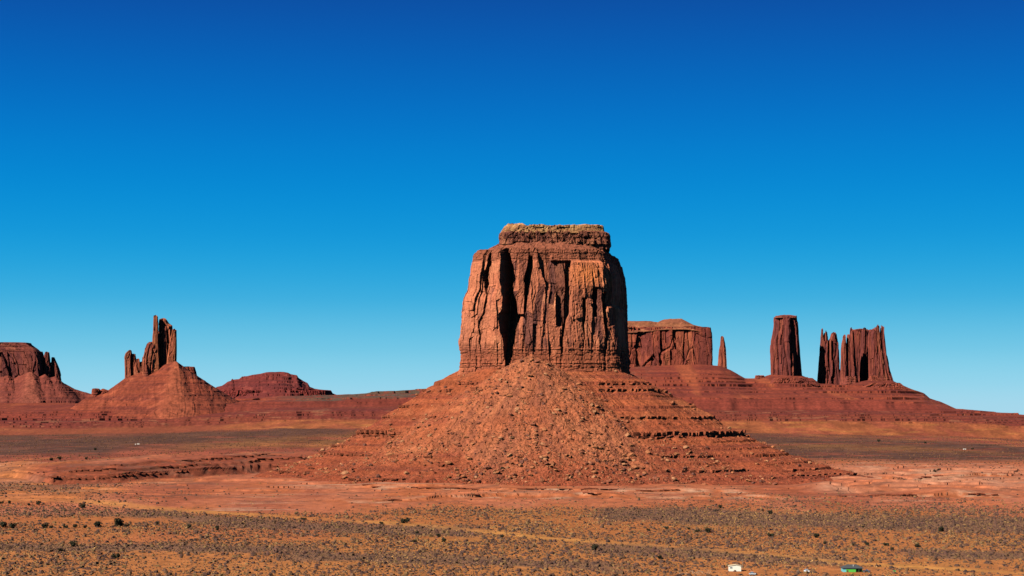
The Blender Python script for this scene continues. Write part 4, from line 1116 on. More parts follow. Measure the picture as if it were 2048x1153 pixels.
def scatter_mesh(name, xs, ys, zs, sc, protos_, cols_, mat, label=None, cat=None, tilt=0.3, jit=0.15):
    """one object of many small copies"""
    Vs, Fs, Cs = [], [], []; off = 0
    n = len(xs); pk = RNG.integers(0, len(protos_), n); ck = RNG.integers(0, len(cols_), n)
    for p in range(len(protos_)):
        idx = np.nonzero(pk == p)[0]
        if not len(idx): continue
        v, f = protos_[p]
        a = RNG.uniform(0, 6.283, len(idx)); ca, sa = np.cos(a), np.sin(a)
        s = sc[idx]
        vx = (v[None, :, 0] * ca[:, None] - v[None, :, 1] * sa[:, None]) * s[:, None] + xs[idx][:, None]
        vy = (v[None, :, 0] * sa[:, None] + v[None, :, 1] * ca[:, None]) * s[:, None] + ys[idx][:, None]
        vz = v[None, :, 2] * s[:, None] * RNG.uniform(0.75, 1.25, len(idx))[:, None] + zs[idx][:, None]
        Vs.append(np.stack([vx, vy, vz], -1).reshape(-1, 3))
        Fs.append((f[None] + (off + np.arange(len(idx)) * len(v))[:, None, None]).reshape(-1, 3))
        off += len(idx) * len(v)
        c = np.asarray(cols_)[ck[idx]] * (1 + jit * RNG.normal(size=(len(idx), 1)))
        Cs.append(np.repeat(c[:, None], len(v), 1).reshape(-1, 3))
    o_ = mesh_np(name, np.concatenate(Vs), np.concatenate(Fs), mat, np.concatenate(Cs))
    tag(o_, label, cat, None, 'stuff')
    return o_


rest = order[270:]
rp = [(rock_verts(ICO1[0], 500 + k), ICO1[1]) for k in range(8)]
scatter_mesh('rubble', bxs[rest], bys[rest], bz[rest] + 0.2 * sz[rest], sz[rest], rp, BC, M_BOULDER, 'loose orange rubble covering the slopes of the central butte', 'rubble')


# ------------------------------------------------------------------ scrub
def tuft(seed, n1=6, n2=4):
    r = np.random.default_rng(seed); v = []
    for k in range(n1):
        a = 2 * math.pi * (k + r.uniform(-.3, .3)) / n1; q = r.uniform(0.75, 1.15); v.append((q * math.cos(a), q * math.sin(a), -0.15))
    for k in range(n2):
        a = 2 * math.pi * (k + r.uniform(-.4, .4)) / n2; q = r.uniform(0.45, 0.95); v.append((q * math.cos(a), q * math.sin(a), r.uniform(0.35, 0.8)))
    v.append((r.uniform(-.2, .2), r.uniform(-.2, .2), r.uniform(0.7, 1.05)))
    f = []
    for k in range(n1):
        j = int(k * n2 / n1); j2 = int((k + 1) * n2 / n1) % n2
        f.append((k, (k + 1) % n1, n1 + j2))
        f.append((k, n1 + j2, n1 + j)) if j != j2 else None
    for k in range(n2):
        f.append((n1 + k, n1 + (k + 1) % n2, n1 + n2))
    return np.array(v), np.array([q for q in f if q is not None])


def scrub_density(px, d):
    x = X(px, d); y = d; py = YH + H * F / d
    nA = fbm(x / 160, y / 420, 61, 4); nB = fbm(x / 45, y / 110, 62, 4)
    e = fbm(x / 60, y / 150, 311, 4)
    stp = dark_strips(px, py)
    dn = np.clip(0.28 + 0.55 * ss(-0.35, 0.25, e) + 0.6 * stp, 0, 1)
    near = 1 - ss(1270, 1420, d + 130 * nA + 60 * nB)                      # foreground belt
    right = ss(1180, 1420, px + 80 * nB) * (1 - ss(1420, 1540, d + 60 * nA))
    leftb = (1 - ss(130, 420, px + 150 * nB)) * (1 - ss(1740, 1980, d + 80 * nA))
    dn = dn * np.clip(near + right * 0.9 + leftb * 0.8, 0, 1)
    tr = band(px, py + 3.0 * nA + 1.2 * nB, [(130, 1008), (350, 1020), (520, 1034), (700, 1045), (900, 1056), (1100, 1078), (1300, 1091), (1500, 1106), (1700, 1128), (2050, 1148)], 3.4, 0.6)
    dn = dn * (1 - 0.9 * tr)
    bare = np.maximum.reduce([band(px, py, [(0, 1142), (3000, 1142)], 8, .4) * ss(1610, 1650, px) * (1 - ss(1740, 1790, px)),
                              band(px, py, [(0, 1146), (3000, 1146)], 6, .4) * ss(1380, 1420, px) * (1 - ss(1560, 1600, px)) * 0.8,
                              band(px, py, [(500, 1082), (620, 1079)], 4, .4) * ss(515, 540, px) * (1 - ss(690, 720, px)) * 0.9,
                              band(px, py, [(820, 1079), (960, 1079)], 4, .4) * ss(830, 850, px) * (1 - ss(950, 970, px)) * 0.9,
                              band(px, py, [(0, 1041), (400, 1042)], 5, .4) * (1 - ss(380, 480, px)) * 0.9])
    return dn * (1 - bare)


N = 300000
sd = np.sqrt(RNG.uniform(780 ** 2, 1900 ** 2, N)); spx = RNG.uniform(-420, 2560, N)
den = scrub_density(spx, sd)
keep = RNG.uniform(0, 1, N) < den * (0.55 + 0.45 * (1 - ss(1150, 1500, sd)))
spx, sd = spx[keep], sd[keep]
sx = X(spx, sd); sy = sd
sz_ = surface_z(sx, sy)
ssz = np.clip(0.34 + RNG.pareto(3.2, len(sx)) * 0.55, 0.33, 1.6)
SC = np.array([[.140, .070, .045], [.105, .055, .040], [.185, .094, .052], [.084, .046, .036], [.25, .138, .056], [.17, .088, .046], [.13, .060, .044]])
TP = [(tuft(600 + k)) for k in range(7)]
inframe = (spx > 10) & (spx < 2038) & (YH + (H - sz_) * F / sd < 1150)
score = np.where(inframe, ssz / sd, 0)
so = np.argsort(-score)
indiv = so[:300]; restm = np.ones(len(sx), bool); restm[indiv] = False
scatter_mesh('scrub', sx[restm], sy[restm], sz_[restm], ssz[restm], TP, SC, M_SCRUB, 'low dry grey-brown desert scrub dotting the orange sand', 'scrub')
# rings of grass tufts, yellower and lower
N = 48000
gd = np.sqrt(RNG.uniform(780 ** 2, 1500 ** 2, N)); gpx = RNG.uniform(-420, 2560, N)
gx = X(gpx, gd)
yk = ss(0.0, 0.5, fbm(gx / 55, gd / 130, 312, 4)) * np.clip(scrub_density(gpx, gd) + 0.15, 0, 1)
keep = RNG.uniform(0, 1, N) < yk
gx, gd = gx[keep], gd[keep]
scatter_mesh('dry_grass', gx, gd, surface_z(gx, gd) - 0.05, RNG.uniform(0.35, 0.7, len(gx)), TP, np.array([[.44, .225, .072], [.38, .185, .06], [.48, .26, .10]]), M_SCRUB, 'tufts of dry yellow grass between the scrub', 'grass')
N = 9000
md = np.sqrt(RNG.uniform(1300 ** 2, 2900 ** 2, N)); mpx = RNG.uniform(-150, 2200, N)
mx_ = X(mpx, md); keep = (fbm(mx_ / 120, md / 200, 313, 3) + RNG.uniform(-.5, .5, N) > 0.15) & (dist_poly(mx_, md, FOOT) > 230)
mx_, md = mx_[keep], md[keep]
scatter_mesh('scrub', mx_, md, surface_z(mx_, md), RNG.uniform(.5, 1.25, len(mx_)), TP, SC, M_SCRUB, 'thin dark scrub scattered over the bare red middle ground', 'scrub')
N = 26000
md = np.sqrt(RNG.uniform(2250 ** 2, 5150 ** 2, N)); mpx = RNG.uniform(-200, 2250, N)
mx_ = X(mpx, md); keep = (fbm(mx_ / 150, md / 260, 314, 4) + RNG.uniform(-.6, .6, N) > 0.0) & (dist_poly(mx_, md, FOOT) > 230)
mx_, md = mx_[keep], md[keep]
scatter_mesh('scrub', mx_, md, ground_z(CX + mx_ * F / md, md), RNG.uniform(.8, 1.8, len(mx_)), TP, np.array([[.125, .055, .034], [.16, .068, .038], [.10, .046, .030], [.20, .092, .040]]), M_SCRUB, 'dark scrub freckling the far plain behind the central butte', 'scrub')
sage = []
for k in range(7):
    v, f = TP[k]
    sage.append(v)
proto_s = []
for q, i in enumerate(indiv):
    k = q % 7
    if q < 7:
        o_ = mesh_np('sagebrush', TP[k][0], TP[k][1], M_SCRUB, np.ones((len(TP[k][0]), 3)) * SC[k])
        proto_s.append(o_)
    else:
        o_ = proto_s[k].copy(); COL.objects.link(o_)
    o_.location = (float(sx[i]), float(sy[i]), float(sz_[i])); s = float(ssz[i]); o_.scale = (s, s, s * random.uniform(.8, 1.2)); o_.rotation_euler = (0, 0, random.uniform(0, 6.28))
    tag(o_, 'low grey-brown sagebrush on orange sand in the near foreground', 'shrub', 'sagebrush clumps in the near foreground')


# ------------------------------------------------------------------ junipers
def foliage(seed, n=520):
    r = np.random.default_rng(seed)
    cl = [(r.uniform(-.55, .55), r.uniform(-.55, .55), r.uniform(.25, .95), r.uniform(.3, .52)) for _ in range(9)]
    V, Fc, C = [], [], []
    for i in range(n):
        c = cl[r.integers(0, 9)]; d = r.normal(size=3); d /= np.linalg.norm(d)
        p = np.array(c[:3]) + d * c[3] * r.uniform(.55, 1.0)
        p[2] = max(p[2], 0.06)
        a = r.normal(size=3); a /= np.linalg.norm(a); b = np.cross(a, d); b /= (np.linalg.norm(b) + 1e-6)
        s = r.uniform(.07, .15); k = len(V)
        V += [p - a * s, p + b * s, p + a * s, p - b * s]; Fc.append((k, k + 1, k + 2, k + 3))
        g = r.uniform(.7, 1.35); C += [(.046 * g, .042 * g, .022 * g)] * 4
    return np.array(V), np.array(Fc), np.array(C)


def trunk(seed):
    r = np.random.default_rng(seed); V, Fc = [], []
    for b in range(4):
        a = r.uniform(0, 6.28); top = np.array([.4 * math.cos(a), .4 * math.sin(a), r.uniform(.5, .8)]) if b else np.array([0, 0, .75])
        k = len(V)
        for lv_, rad in ((0.0, .085), (0.5, .05), (1.0, .02)):
            c = np.array([0, 0, -0.1]) * (1 - lv_) + top * lv_
            for q in range(5):
                t = 2 * math.pi * q / 5; V.append(c + rad * np.array([math.cos(t), math.sin(t), 0]))
        for l in range(2):
            for q in range(5):
                Fc.append((k + l * 5 + q, k + l * 5 + (q + 1) % 5, k + l * 5 + 5 + (q + 1) % 5, k + l * 5 + 5 + q))
    return np.array(V), np.array(Fc)


TREES = []
for k in range(5):
    fv, ff, fc = foliage(700 + k); tv, tf = trunk(720 + k)
    TREES.append((fv, ff, fc, tv, tf))
tree_proto = {}


def juniper(px, py, wpx, label, group, k, squash=1.0):
    x, y, z = find_on_ground(px, py)
    s = wpx * y / F / 1.5
    r_ = empty('juniper_bush', (x, y, z - 0.05 * s), label, 'bush', group)
    r_.scale = (s, s, s * squash); r_.rotation_euler = (0, 0, random.uniform(0, 6.28))
    if k not in tree_proto:
        fv, ff, fc, tv, tf = TREES[k]
        a = mesh_np('crown', fv, ff, M_LEAF, fc, r_); b = mesh_np('trunk', tv, tf, M_BARK, None, r_)
        tree_proto[k] = (a, b)
    else:
        for src in tree_proto[k]:
            c = src.copy(); COL.objects.link(c); c.parent = r_
    return r_


JB = [
    (78, 1010, 10, 'dark juniper left of the taller round one, on the pale scrub strip'), (165.5, 1017, 12, 'round dark juniper on the left edge of the yellow track'),
    (20, 1008, 7, 'small dark bush near the left edge above the grey scrub strip'), (3, 1008, 8, 'dark bush cut by the left edge above the grey scrub strip'),
    (6, 1056, 13, 'wide dark bush at the left end of the bush row'), (27, 1057, 15, 'second bush from the left end of the long bush row'),
    (89, 1057, 12, 'third bush of the row, after a gap on red soil'), (104, 1057, 9, 'small bush close beside the third bush of the row'),
    (131, 1057, 9, 'small bush in the middle of the row, under red soil'), (151, 1056, 10, 'rounded bush in the row left of the low wide one'),
    (171, 1057, 8, 'smallest bush of the row, between two wider ones'), (194, 1055, 15, 'low wide bush in the row, left of the largest'),
    (240, 1053, 19, 'largest twin-topped bush at the right end of the row'), (254, 1054, 9, 'low bush touching the right side of the largest row bush'),
    (378, 1057, 9, 'lone small bush between the bush row and a round dark one'), (435, 1061, 10.5, 'round dark bush alone right of the bush row'),
    (146, 1094, 14, 'rounded dark bush in the lower left scrub'), (122, 1104, 10, 'smaller bush just below left of the rounded lower left one'),
    (232, 1118, 14.5, 'nearest dark bush in the lower left corner'), (190, 901, 6, 'tiny dark bush on the far dark plain at left'),
    (118, 920, 8, 'dark bush on the pale far flat at left'), (102, 922, 8, 'bush just left of the dark one on the pale far flat'),
    (173, 919, 6, 'small bush at the right end of the pale far flat'), (198, 1006, 6, 'pale small bush right of the round juniper by the track'),
    (58, 1012, 6, 'faint bush between the juniper and the left edge, grey strip'), (315, 1051, 8, 'dull grey bush right of the largest row bush'),
    (608, 1041, 8, 'upright dark bush standing on the yellow track'), (763, 1050, 8, 'grey bush on the track left of the butte centre'),
    (810, 1047, 14, 'wide grey-green bush beyond the track below the butte'), (835, 1069, 8, 'dark upright bush left of the bare orange patch'),
    (876, 1075, 8, 'grey tree-like bush on the bare orange patch'), (888.5, 1085, 10, 'round dark bush at the lower edge of the bare orange patch'),
    (830, 1086, 9, 'grey bush at the lower left of the bare orange patch'), (1004, 1076, 7, 'low dark bush right of the bare orange patch'),
    (1004, 940, 7, 'single dark tree on the foot of the debris fan'), (1190, 1101, 15, 'tall dark brown juniper, largest bush right of centre'),
    (1319, 1119, 9, 'dark bush on the slope above left of the white house'), (1378, 1060, 6, 'upright bush left of two low ones, right middle ground'),
    (1395, 1065, 8, 'low bush between the upright and the wide one'), (1416, 1066, 12, 'wide low bush right of two smaller ones'),
    (1441, 1017, 9, 'wide bush on the edge of the far grey scrub, right'), (1430, 1024, 6, 'small bush below left of the far wide one'),
    (1297, 1063, 7, 'dark bush near the pale patch right of centre'), (1333, 1059, 7, 'bush at the right end of the pale patch'),
    (1526, 1023, 5, 'small bush left of a wide grey one, far grey scrub'), (1540, 1029, 10, 'wide grey bush in the far grey scrub'),
    (1726, 1056, 5, 'tiny dark bush alone in the right grey scrub'), (1885, 1064, 13, 'wide dark bush alone far right in the grey scrub'),
    (1541, 1074, 11, 'dark bush at the left end of the scattered right row'), (1632, 1076, 12, 'wide dark bush second in the scattered right row'),
    (1650, 1089, 7, 'small round bush below the second of the right row'), (1707, 1092, 7, 'faint bush left of the round dark one, right row'),
    (1734, 1092, 9, 'round dark bush in the middle of the right row'), (1772, 1092, 10, 'dark bush right of the round one, right row'),
    (1835, 1095, 10, 'dark bush at the right end of the right row'), (1785, 1101, 7, 'low grey bush under the gap in the right row'),
    (1757, 884, 6, 'tiny bush at the back edge of the far dark plain'), (1851, 888, 5, 'tiny bush right of another along the far dark plain'),
    (1945, 900, 5, 'tiny bush near the white speck on the far plain'), (1870, 945, 5, 'tiny bush in front of the far olive band'),
]
for k, (px, py, w, lab) in enumerate(JB):
    juniper(px, py, w, lab, 'dark junipers and bushes scattered over the valley floor', k % 5, random.uniform(0.85, 1.15))


# ------------------------------------------------------------------ homestead
def boxes(name, parts, mat, parent, rotz=0.0, bevel=0.0):
    """parts: list of (x0,x1,y0,y1,z0,z1) in the parent's frame, one mesh"""
    V, Fc = [], []
    for (x0, x1, y0, y1, z0, z1) in parts:
        k = len(V)
        V += [(x0, y0, z0), (x1, y0, z0), (x1, y1, z0), (x0, y1, z0), (x0, y0, z1), (x1, y0, z1), (x1, y1, z1), (x0, y1, z1)]
        Fc += [(k, k + 3, k + 2, k + 1), (k + 4, k + 5, k + 6, k + 7), (k, k + 1, k + 5, k + 4), (k + 1, k + 2, k + 6, k + 5), (k + 2, k + 3, k + 7, k + 6), (k + 3, k, k + 4, k + 7)]
    o_ = mesh_np(name, np.array(V, float), np.array(Fc), mat, None, parent)
    if bevel:
        b = o_.modifiers.new('b', 'BEVEL'); b.width = bevel; b.segments = 2
    return o_


def poly(name, V, Fc, mat, parent):
    me = bpy.data.meshes.new(name); me.from_pydata([tuple(map(float, v)) for v in V], [], Fc); me.update()
    me.materials.append(mat); o_ = bpy.data.objects.new(name, me)
    return link(o_, parent)


M_WHITE = plain_mat('white_siding', (.47, .44, .37), 0.6, var=.05)
M_CREAM = plain_mat('cream_roof', (.36, .28, .18), 0.8)
M_TRIM = plain_mat('pale_trim', (.42, .40, .36), 0.6, var=.05)
M_GLASS = plain_mat('dark_window_glass', (.03, .05, .07), 0.1, 0.6, var=.05)
M_GREEN = plain_mat('bright_green_paint', (.055, .27, .03), 0.6, var=.08)
M_GREEN2 = plain_mat('dull_green_and_porch_shade', (.028, .12, .03), 0.7, var=.08)  # porch shade put into the house green; also serves as outhouse roof green
M_CYAN = plain_mat('turquoise_paint', (.09, .29, .31), 0.6, var=.06)
M_ROOF = plain_mat('dark_grey_shingles', (.032, .036, .040), 0.9, var=.25)
M_WOOD = plain_mat('weathered_wood', (.17, .12, .08), 0.9, var=.3)
M_DARKW = plain_mat('dark_timber', (.05, .03, .022), 0.9, var=.3)
M_SILVER = plain_mat('silver_paint', (.26, .27, .29), 0.35, 0.5, var=.05)
M_BLACK = plain_mat('black_paint', (.015, .015, .018), 0.35, 0.5)
M_TYRE = plain_mat('rubber', (.02, .02, .02), 0.9)
M_CARW = plain_mat('white_paint', (.50, .50, .50), 0.4, 0.5, var=.04)
M_LAMP = plain_mat('lamp_lens', (.6, .55, .5), 0.2, 0.5)

x, y, z = find_on_ground(1470, 1143.2)
u = y / F
wh = empty('white_house', (x, y, z), 'small white house with a low gable and one dark window in the lower right', 'house')
wh.rotation_euler = (0, 0, math.radians(-4))
W2 = 12.2 * u; hz = 10.2 * u; gz_ = 12.6 * u; dp = 4.6
poly('wall', [(-W2, 0, -.4), (W2, 0, -.4), (W2, dp, -.4), (-W2, dp, -.4), (-W2, 0, hz), (W2, 0, hz), (W2, dp, hz), (-W2, dp, hz), (0.5, 0, gz_), (0.5, dp, gz_)],
     [(0, 1, 5, 8, 4), (1, 2, 6, 5), (2, 3, 7, 9, 6), (3, 0, 4, 7)], M_WHITE, wh)
o_ov, th_ = 0.28, 0.12
def slab(xa, za, xb, zb):
    return [(xa, -o_ov, za), (xb, -o_ov, zb), (xb, dp + o_ov, zb), (xa, dp + o_ov, za), (xa, -o_ov, za + th_), (xb, -o_ov, zb + th_), (xb, dp + o_ov, zb + th_), (xa, dp + o_ov, za + th_)]
rv = slab(-W2 - .3, hz - .05, .5, gz_ + .01) + slab(.5, gz_ + .01, W2 + .3, hz - .05)
bf_ = [(0, 3, 2, 1), (4, 5, 6, 7), (0, 1, 5, 4), (1, 2, 6, 5), (2, 3, 7, 6), (3, 0, 4, 7)]
poly('roof', rv, bf_ + [tuple(q + 8 for q in f) for f in bf_], M_CREAM, wh)
wn = boxes('window', [(-W2 + .55, -W2 + .65, -.06, .02, 1.35, 2.2), (-W2 + 1.75, -W2 + 1.85, -.06, .02, 1.35, 2.2), (-W2 + .65, -W2 + 1.75, -.06, .02, 2.1, 2.2), (-W2 + .65, -W2 + 1.75, -.06, .02, 1.35, 1.43), (-W2 + 1.15, -W2 + 1.22, -.055, .02, 1.43, 2.1)], M_TRIM, wh)
boxes('pane', [(-W2 + .65, -W2 + 1.75, -.03, -.01, 1.43, 2.1)], M_GLASS, wn)
boxes('step', [(W2 + .01, W2 + .9, 1.2, 2.4, -.3, .3)], M_WOOD, wh)

px_, py_, zz_ = find_on_ground(1485, 1139)
pole = empty('wooden_pole', (px_, py_, zz_), 'thin pale wooden pole standing just behind the white house', 'pole')
poly('post', [(q * .09 * math.cos(a), q * .09 * math.sin(a), h_) for h_, q in ((-.3, 1.3), (5.2, .9)) for a in [k * math.pi / 3 for k in range(6)]], [(k, (k + 1) % 6, 6 + (k + 1) % 6, 6 + k) for k in range(6)] + [(6, 7, 8, 9, 10, 11)], M_WOOD, pole)
boxes('crossarm', [(-.7, .7, -.13, -.05, 4.6, 4.75)], M_WOOD, pole)

x, y, z = find_on_ground(1706, 1145.2)
u = y / F
gh = empty('green_house', (x, y, z), 'bright green house with a dark grey hipped roof and turquoise end', 'house')
gh.rotation_euler = (0, 0, math.radians(-2))
L2 = 19.5 * u; hw_ = 7.6 * u; dp = 6.2
boxes('wall', [(-L2 + 1.5, 5 * u + .2, 0, dp, -.4, hw_)], M_GREEN, gh)
boxes('end_wall', [(-L2, -L2 + 1.5, 0.06, dp - .06, -.4, hw_)], M_CYAN, gh)
boxes('porch_wall', [(5 * u + .2, L2 - .15, 1.5, dp, -.4, hw_)], M_GREEN2, gh)
for q in (5 * u + 1.6, L2 - .35):
    boxes('porch_post', [(q, q + .14, .05, .19, -.3, hw_)], M_GREEN2, gh)
ov = .5
rf = poly('roof', [(-L2 - ov, -ov, hw_), (L2 + ov, -ov, hw_), (L2 + ov, dp + ov, hw_), (-L2 - ov, dp + ov, hw_), (-L2 * .42, dp / 2, hw_ + 1.75), (L2 * .42, dp / 2, hw_ + 1.75),
                   (-L2 - ov, -ov, hw_ + .16), (L2 + ov, -ov, hw_ + .16), (L2 + ov, dp + ov, hw_ + .16), (-L2 - ov, dp + ov, hw_ + .16)],
          [(0, 3, 2, 1), (0, 1, 7, 6), (1, 2, 8, 7), (2, 3, 9, 8), (3, 0, 6, 9), (6, 7, 5, 4), (7, 8, 5), (8, 9, 4, 5), (9, 6, 4)], M_ROOF, gh)
boxes('vent_pipe', [(.2, .42, 1.2, 1.42, hw_ + .5, hw_ + 1.75)], M_TRIM, rf)
for q in (-L2 + .35, -L2 + .95):
    pass
dr = boxes('door', [(-L2 + 1.85, -L2 + 2.6, -.05, .02, -.1, 1.1)], M_DARKW, gh)
boxes('handle', [(-L2 + 2.45, -L2 + 2.52, -.1, -.05, .45, .55)], M_TRIM, dr)
wn = boxes('window', [(5 * u + 1.9, 5 * u + 2.9, 1.44, 1.52, .7, 1.5)], M_TRIM, gh)
boxes('pane', [(5 * u + 1.98, 5 * u + 2.82, 1.41, 1.435, .78, 1.42)], M_GLASS, wn)

x, y, z = find_on_ground(1789.5, 1147)
u = y / F
ou = empty('outhouse', (x, y, z), 'tiny upright green outhouse alone right of the green house', 'outhouse')
boxes('wall', [(-2.2 * u, 2.2 * u, 0, 1.1, -.3, 5.6 * u)], plain_mat('faded_green_paint', (.11, .25, .08), 0.7), ou)
poly('roof', [(-2.5 * u, -.12, 5.6 * u), (2.5 * u, -.12, 5.6 * u), (2.5 * u, 1.25, 5.3 * u), (-2.5 * u, 1.25, 5.3 * u), (-2.5 * u, -.12, 5.9 * u), (2.5 * u, -.12, 5.9 * u), (2.5 * u, 1.25, 5.6 * u), (-2.5 * u, 1.25, 5.6 * u)], bf_, M_GREEN2, ou)
boxes('door', [(-1.3 * u, 1.3 * u, -.03, -.003, 0, 4.6 * u)], M_GREEN, ou)


def car(px, py, rot, paint, label, length=4.4, pickup=False, glass=M_GLASS):
    x, y, z = find_on_ground(px, py)
    r_ = empty('parked_car', (x, y, z), label, 'car'); r_.rotation_euler = (0, 0, math.radians(rot))
    L = length / 2; w = .88
    prof = [(-L, .35), (-L, .80), (-L + .15, .92), (-L * .45, 1.0), (L * .55, 1.0), (L - .1, .95), (L, .80), (L, .35)]
    n = len(prof)
    V = [(a, -w, b) for a, b in prof] + [(a, w, b) for a, b in prof]
    Fc = [tuple(range(n))[::-1], tuple(range(n, 2 * n))] + [(k, (k + 1) % n, n + (k + 1) % n, n + k) for k in range(n)]
    b_ = poly('body', V, [f[::-1] for f in Fc], paint, r_)
    b_.modifiers.new('b', 'BEVEL').width = .06
    cab = [(-L * .5, 1.0), (-L * .2, 1.48), (L * (.15 if pickup else .5), 1.5), (L * (.25 if pickup else .78), 1.0)]
    V = [(a, -w * (.98 if b < 1.2 else .8), b) for a, b in cab] + [(a, w * (.98 if b < 1.2 else .8), b) for a, b in cab]
    poly('windscreen', V, [(3, 2, 1, 0), (4, 5, 6, 7), (0, 1, 5, 4), (2, 3, 7, 6)], glass, r_)
    poly('roof', [(cab[1][0] - .03, -w * .82, 1.48), (cab[2][0] + .03, -w * .82, 1.5), (cab[2][0] + .03, w * .82, 1.5), (cab[1][0] - .03, w * .82, 1.48),
                  (cab[1][0], -w * .78, 1.54), (cab[2][0], -w * .78, 1.56), (cab[2][0], w * .78, 1.56), (cab[1][0], w * .78, 1.54)], bf_, paint, r_)
    for sx_ in (-.62, .62):
        for sy_ in (-1, 1):
            V = []; yy = sy_ * (w - .1)
            for yo in (-.1, .1):
                V += [(sx_ * L + .33 * math.cos(t), yy + yo, .33 + .33 * math.sin(t)) for t in [k * math.pi / 6 for k in range(12)]]
            wl = poly('wheel', V, [tuple(range(12)), tuple(range(12, 24))[::-1]] + [(k, 12 + k, 12 + (k + 1) % 12, (k + 1) % 12) for k in range(12)], M_TYRE, r_)
            boxes('rim', [(sx_ * L - .16, sx_ * L + .16, yy + sy_ * .101, yy + sy_ * .12, .17, .49)], M_SILVER, wl)
    for sy_ in (-.62, .62):
        boxes('headlight', [(-L - .03, -L + .02, sy_ - .14, sy_ + .14, .62, .76)], M_LAMP, r_)
    return r_


car(1505, 1150.5, 172, M_SILVER, 'silver car with a dark windscreen parked right of the white house', 3.6)
car(1613.5, 1145.5, 100, M_CARW, 'small white car seen end-on near the leaning poles', 3.8)
car(1733, 1145.3, 168, M_BLACK, 'black pickup parked in shade at the right end of the green house', 4.0, True)

x, y, z = find_on_ground(1596.5, 1147)
u = y / F
tp = empty('pole_tripod', (x, y, z), 'cone of leaning bare wooden poles left of the small white car', 'pole frame')
for k in range(11):
    a = 2 * math.pi * k / 11 + .2; r0 = 5.0 * u; h1 = random.uniform(8.5, 11) * u
    p0 = np.array([r0 * math.cos(a), r0 * math.sin(a), -.1]); p1 = np.array([-.12 * r0 * math.cos(a), -.12 * r0 * math.sin(a), h1])
    V = []
    for p, rr_ in ((p0, .09), (p1, .05)):
        V += [p + rr_ * np.array([math.cos(t), math.sin(t), 0]) for t in [q * math.pi / 2.5 for q in range(5)]]
    poly('pole', V, [(q, (q + 1) % 5, 5 + (q + 1) % 5, 5 + q) for q in range(5)] + [(5, 6, 7, 8, 9)], M_WOOD if k % 3 else M_DARKW, tp)


def log(px, py, length, rot, label):
    x, y, z = find_on_ground(px, py)
    V = []
    for e, rr_ in ((-length / 2, .22), (0, .2), (length / 2, .15)):
        V += [(e, rr_ * math.cos(t), .15 + rr_ * math.sin(t)) for t in [q * math.pi / 3 for q in range(6)]]
    o_ = poly('fallen_log', V, [(l * 6 + q, l * 6 + 6 + q, l * 6 + 6 + (q + 1) % 6, l * 6 + (q + 1) % 6) for l in range(2) for q in range(6)] + [tuple(range(6)), tuple(range(12, 18))[::-1]], M_DARKW, None)
    o_.location = (x, y, z); o_.rotation_euler = (0, 0, math.radians(rot)); tag(o_, label, 'log', 'logs lying by the leaning poles')


log(1625, 1145.5, 3.0, -8, 'dark log lying just right of the small white car')
log(1650, 1146.5, 2.6, 4, 'dark log farther right, midway to the green house')
for k, (px, py, hh_, lab) in enumerate([(1778, 1151, 1.5, 'tall dark fence post below the green outhouse'), (1766, 1152, 1.0, 'short pale fence post left of the tall dark one')]):
    x, y, z = find_on_ground(px, py)
    o_ = boxes('fence_post', [(-.1, .1, -.1, .1, -.2, hh_)], M_DARKW if k == 0 else M_WOOD, None, bevel=.02); o_.location = (x, y, z); tag(o_, lab, 'post', 'posts below the outhouse')
M_DUSTY = plain_mat('dusty_white_panel', (.36, .31, .27), 0.7, var=.1)
# far specks on the plain
for k, (px, py, w_, h_, lab) in enumerate([(271, 890, 2.0, 2.0, 'tiny pale hut left of a white trailer on the far dark plain'), (276.5, 889.5, 4.5, 1.9, 'tiny white trailer on the far dark plain at left'), (1929.5, 900, 5.5, 2.0, 'tiny white trailer on the far plain at right')]):
    x, y, z = find_on_ground(px, py); u = y / F
    r_ = empty('trailer' if k else 'hut', (x, y, z), lab, 'trailer' if k else 'hut')
    ww = w_ * u / 2; hh_ = h_ * u
    boxes('wall', [(-ww, ww, 0, 2.6, -.3, hh_)], M_DUSTY, r_)
    boxes('roof', [(-ww - .1, ww + .1, -.1, 2.7, hh_ + .002, hh_ + .18)], M_TRIM, r_)
    boxes('window', [(-ww * .4, ww * .2, -.03, -.004, hh_ * .45, hh_ * .75)], M_GLASS, r_)
# pale stones heaped left of the white house
n = 130
qx = RNG.normal(1400, 16, n); qy = RNG.normal(1145, 2.3, n)
qd = F * H / (np.minimum(qy, 1160) - YH); pts = np.stack([X(qx, qd), qd, surface_z(X(qx, qd), qd)], -1)
scatter_mesh('pale_stones', pts[:, 0], pts[:, 1], pts[:, 2], RNG.uniform(.12, .4, n), rp, np.array([[.52, .35, .22], [.45, .27, .17], [.55, .40, .27]]), M_BOULDER, 'heap of pale stones on red soil left of the white house', 'stones')
x, y, z = find_on_ground(1705, 1150)
yb = empty('yellow_bush', (x, y, z), 'bright yellow dry bush in front of the green house', 'bush'); yb.scale = (1.3, 1.3, .9)
fv, ff, fc = foliage(777, 300); mesh_np('crown', fv, ff, M_LEAF, np.ones_like(fc) * np.array([.62, .36, .08]), yb)
tv, tf = trunk(778); mesh_np('trunk', tv, tf, M_BARK, None, yb)

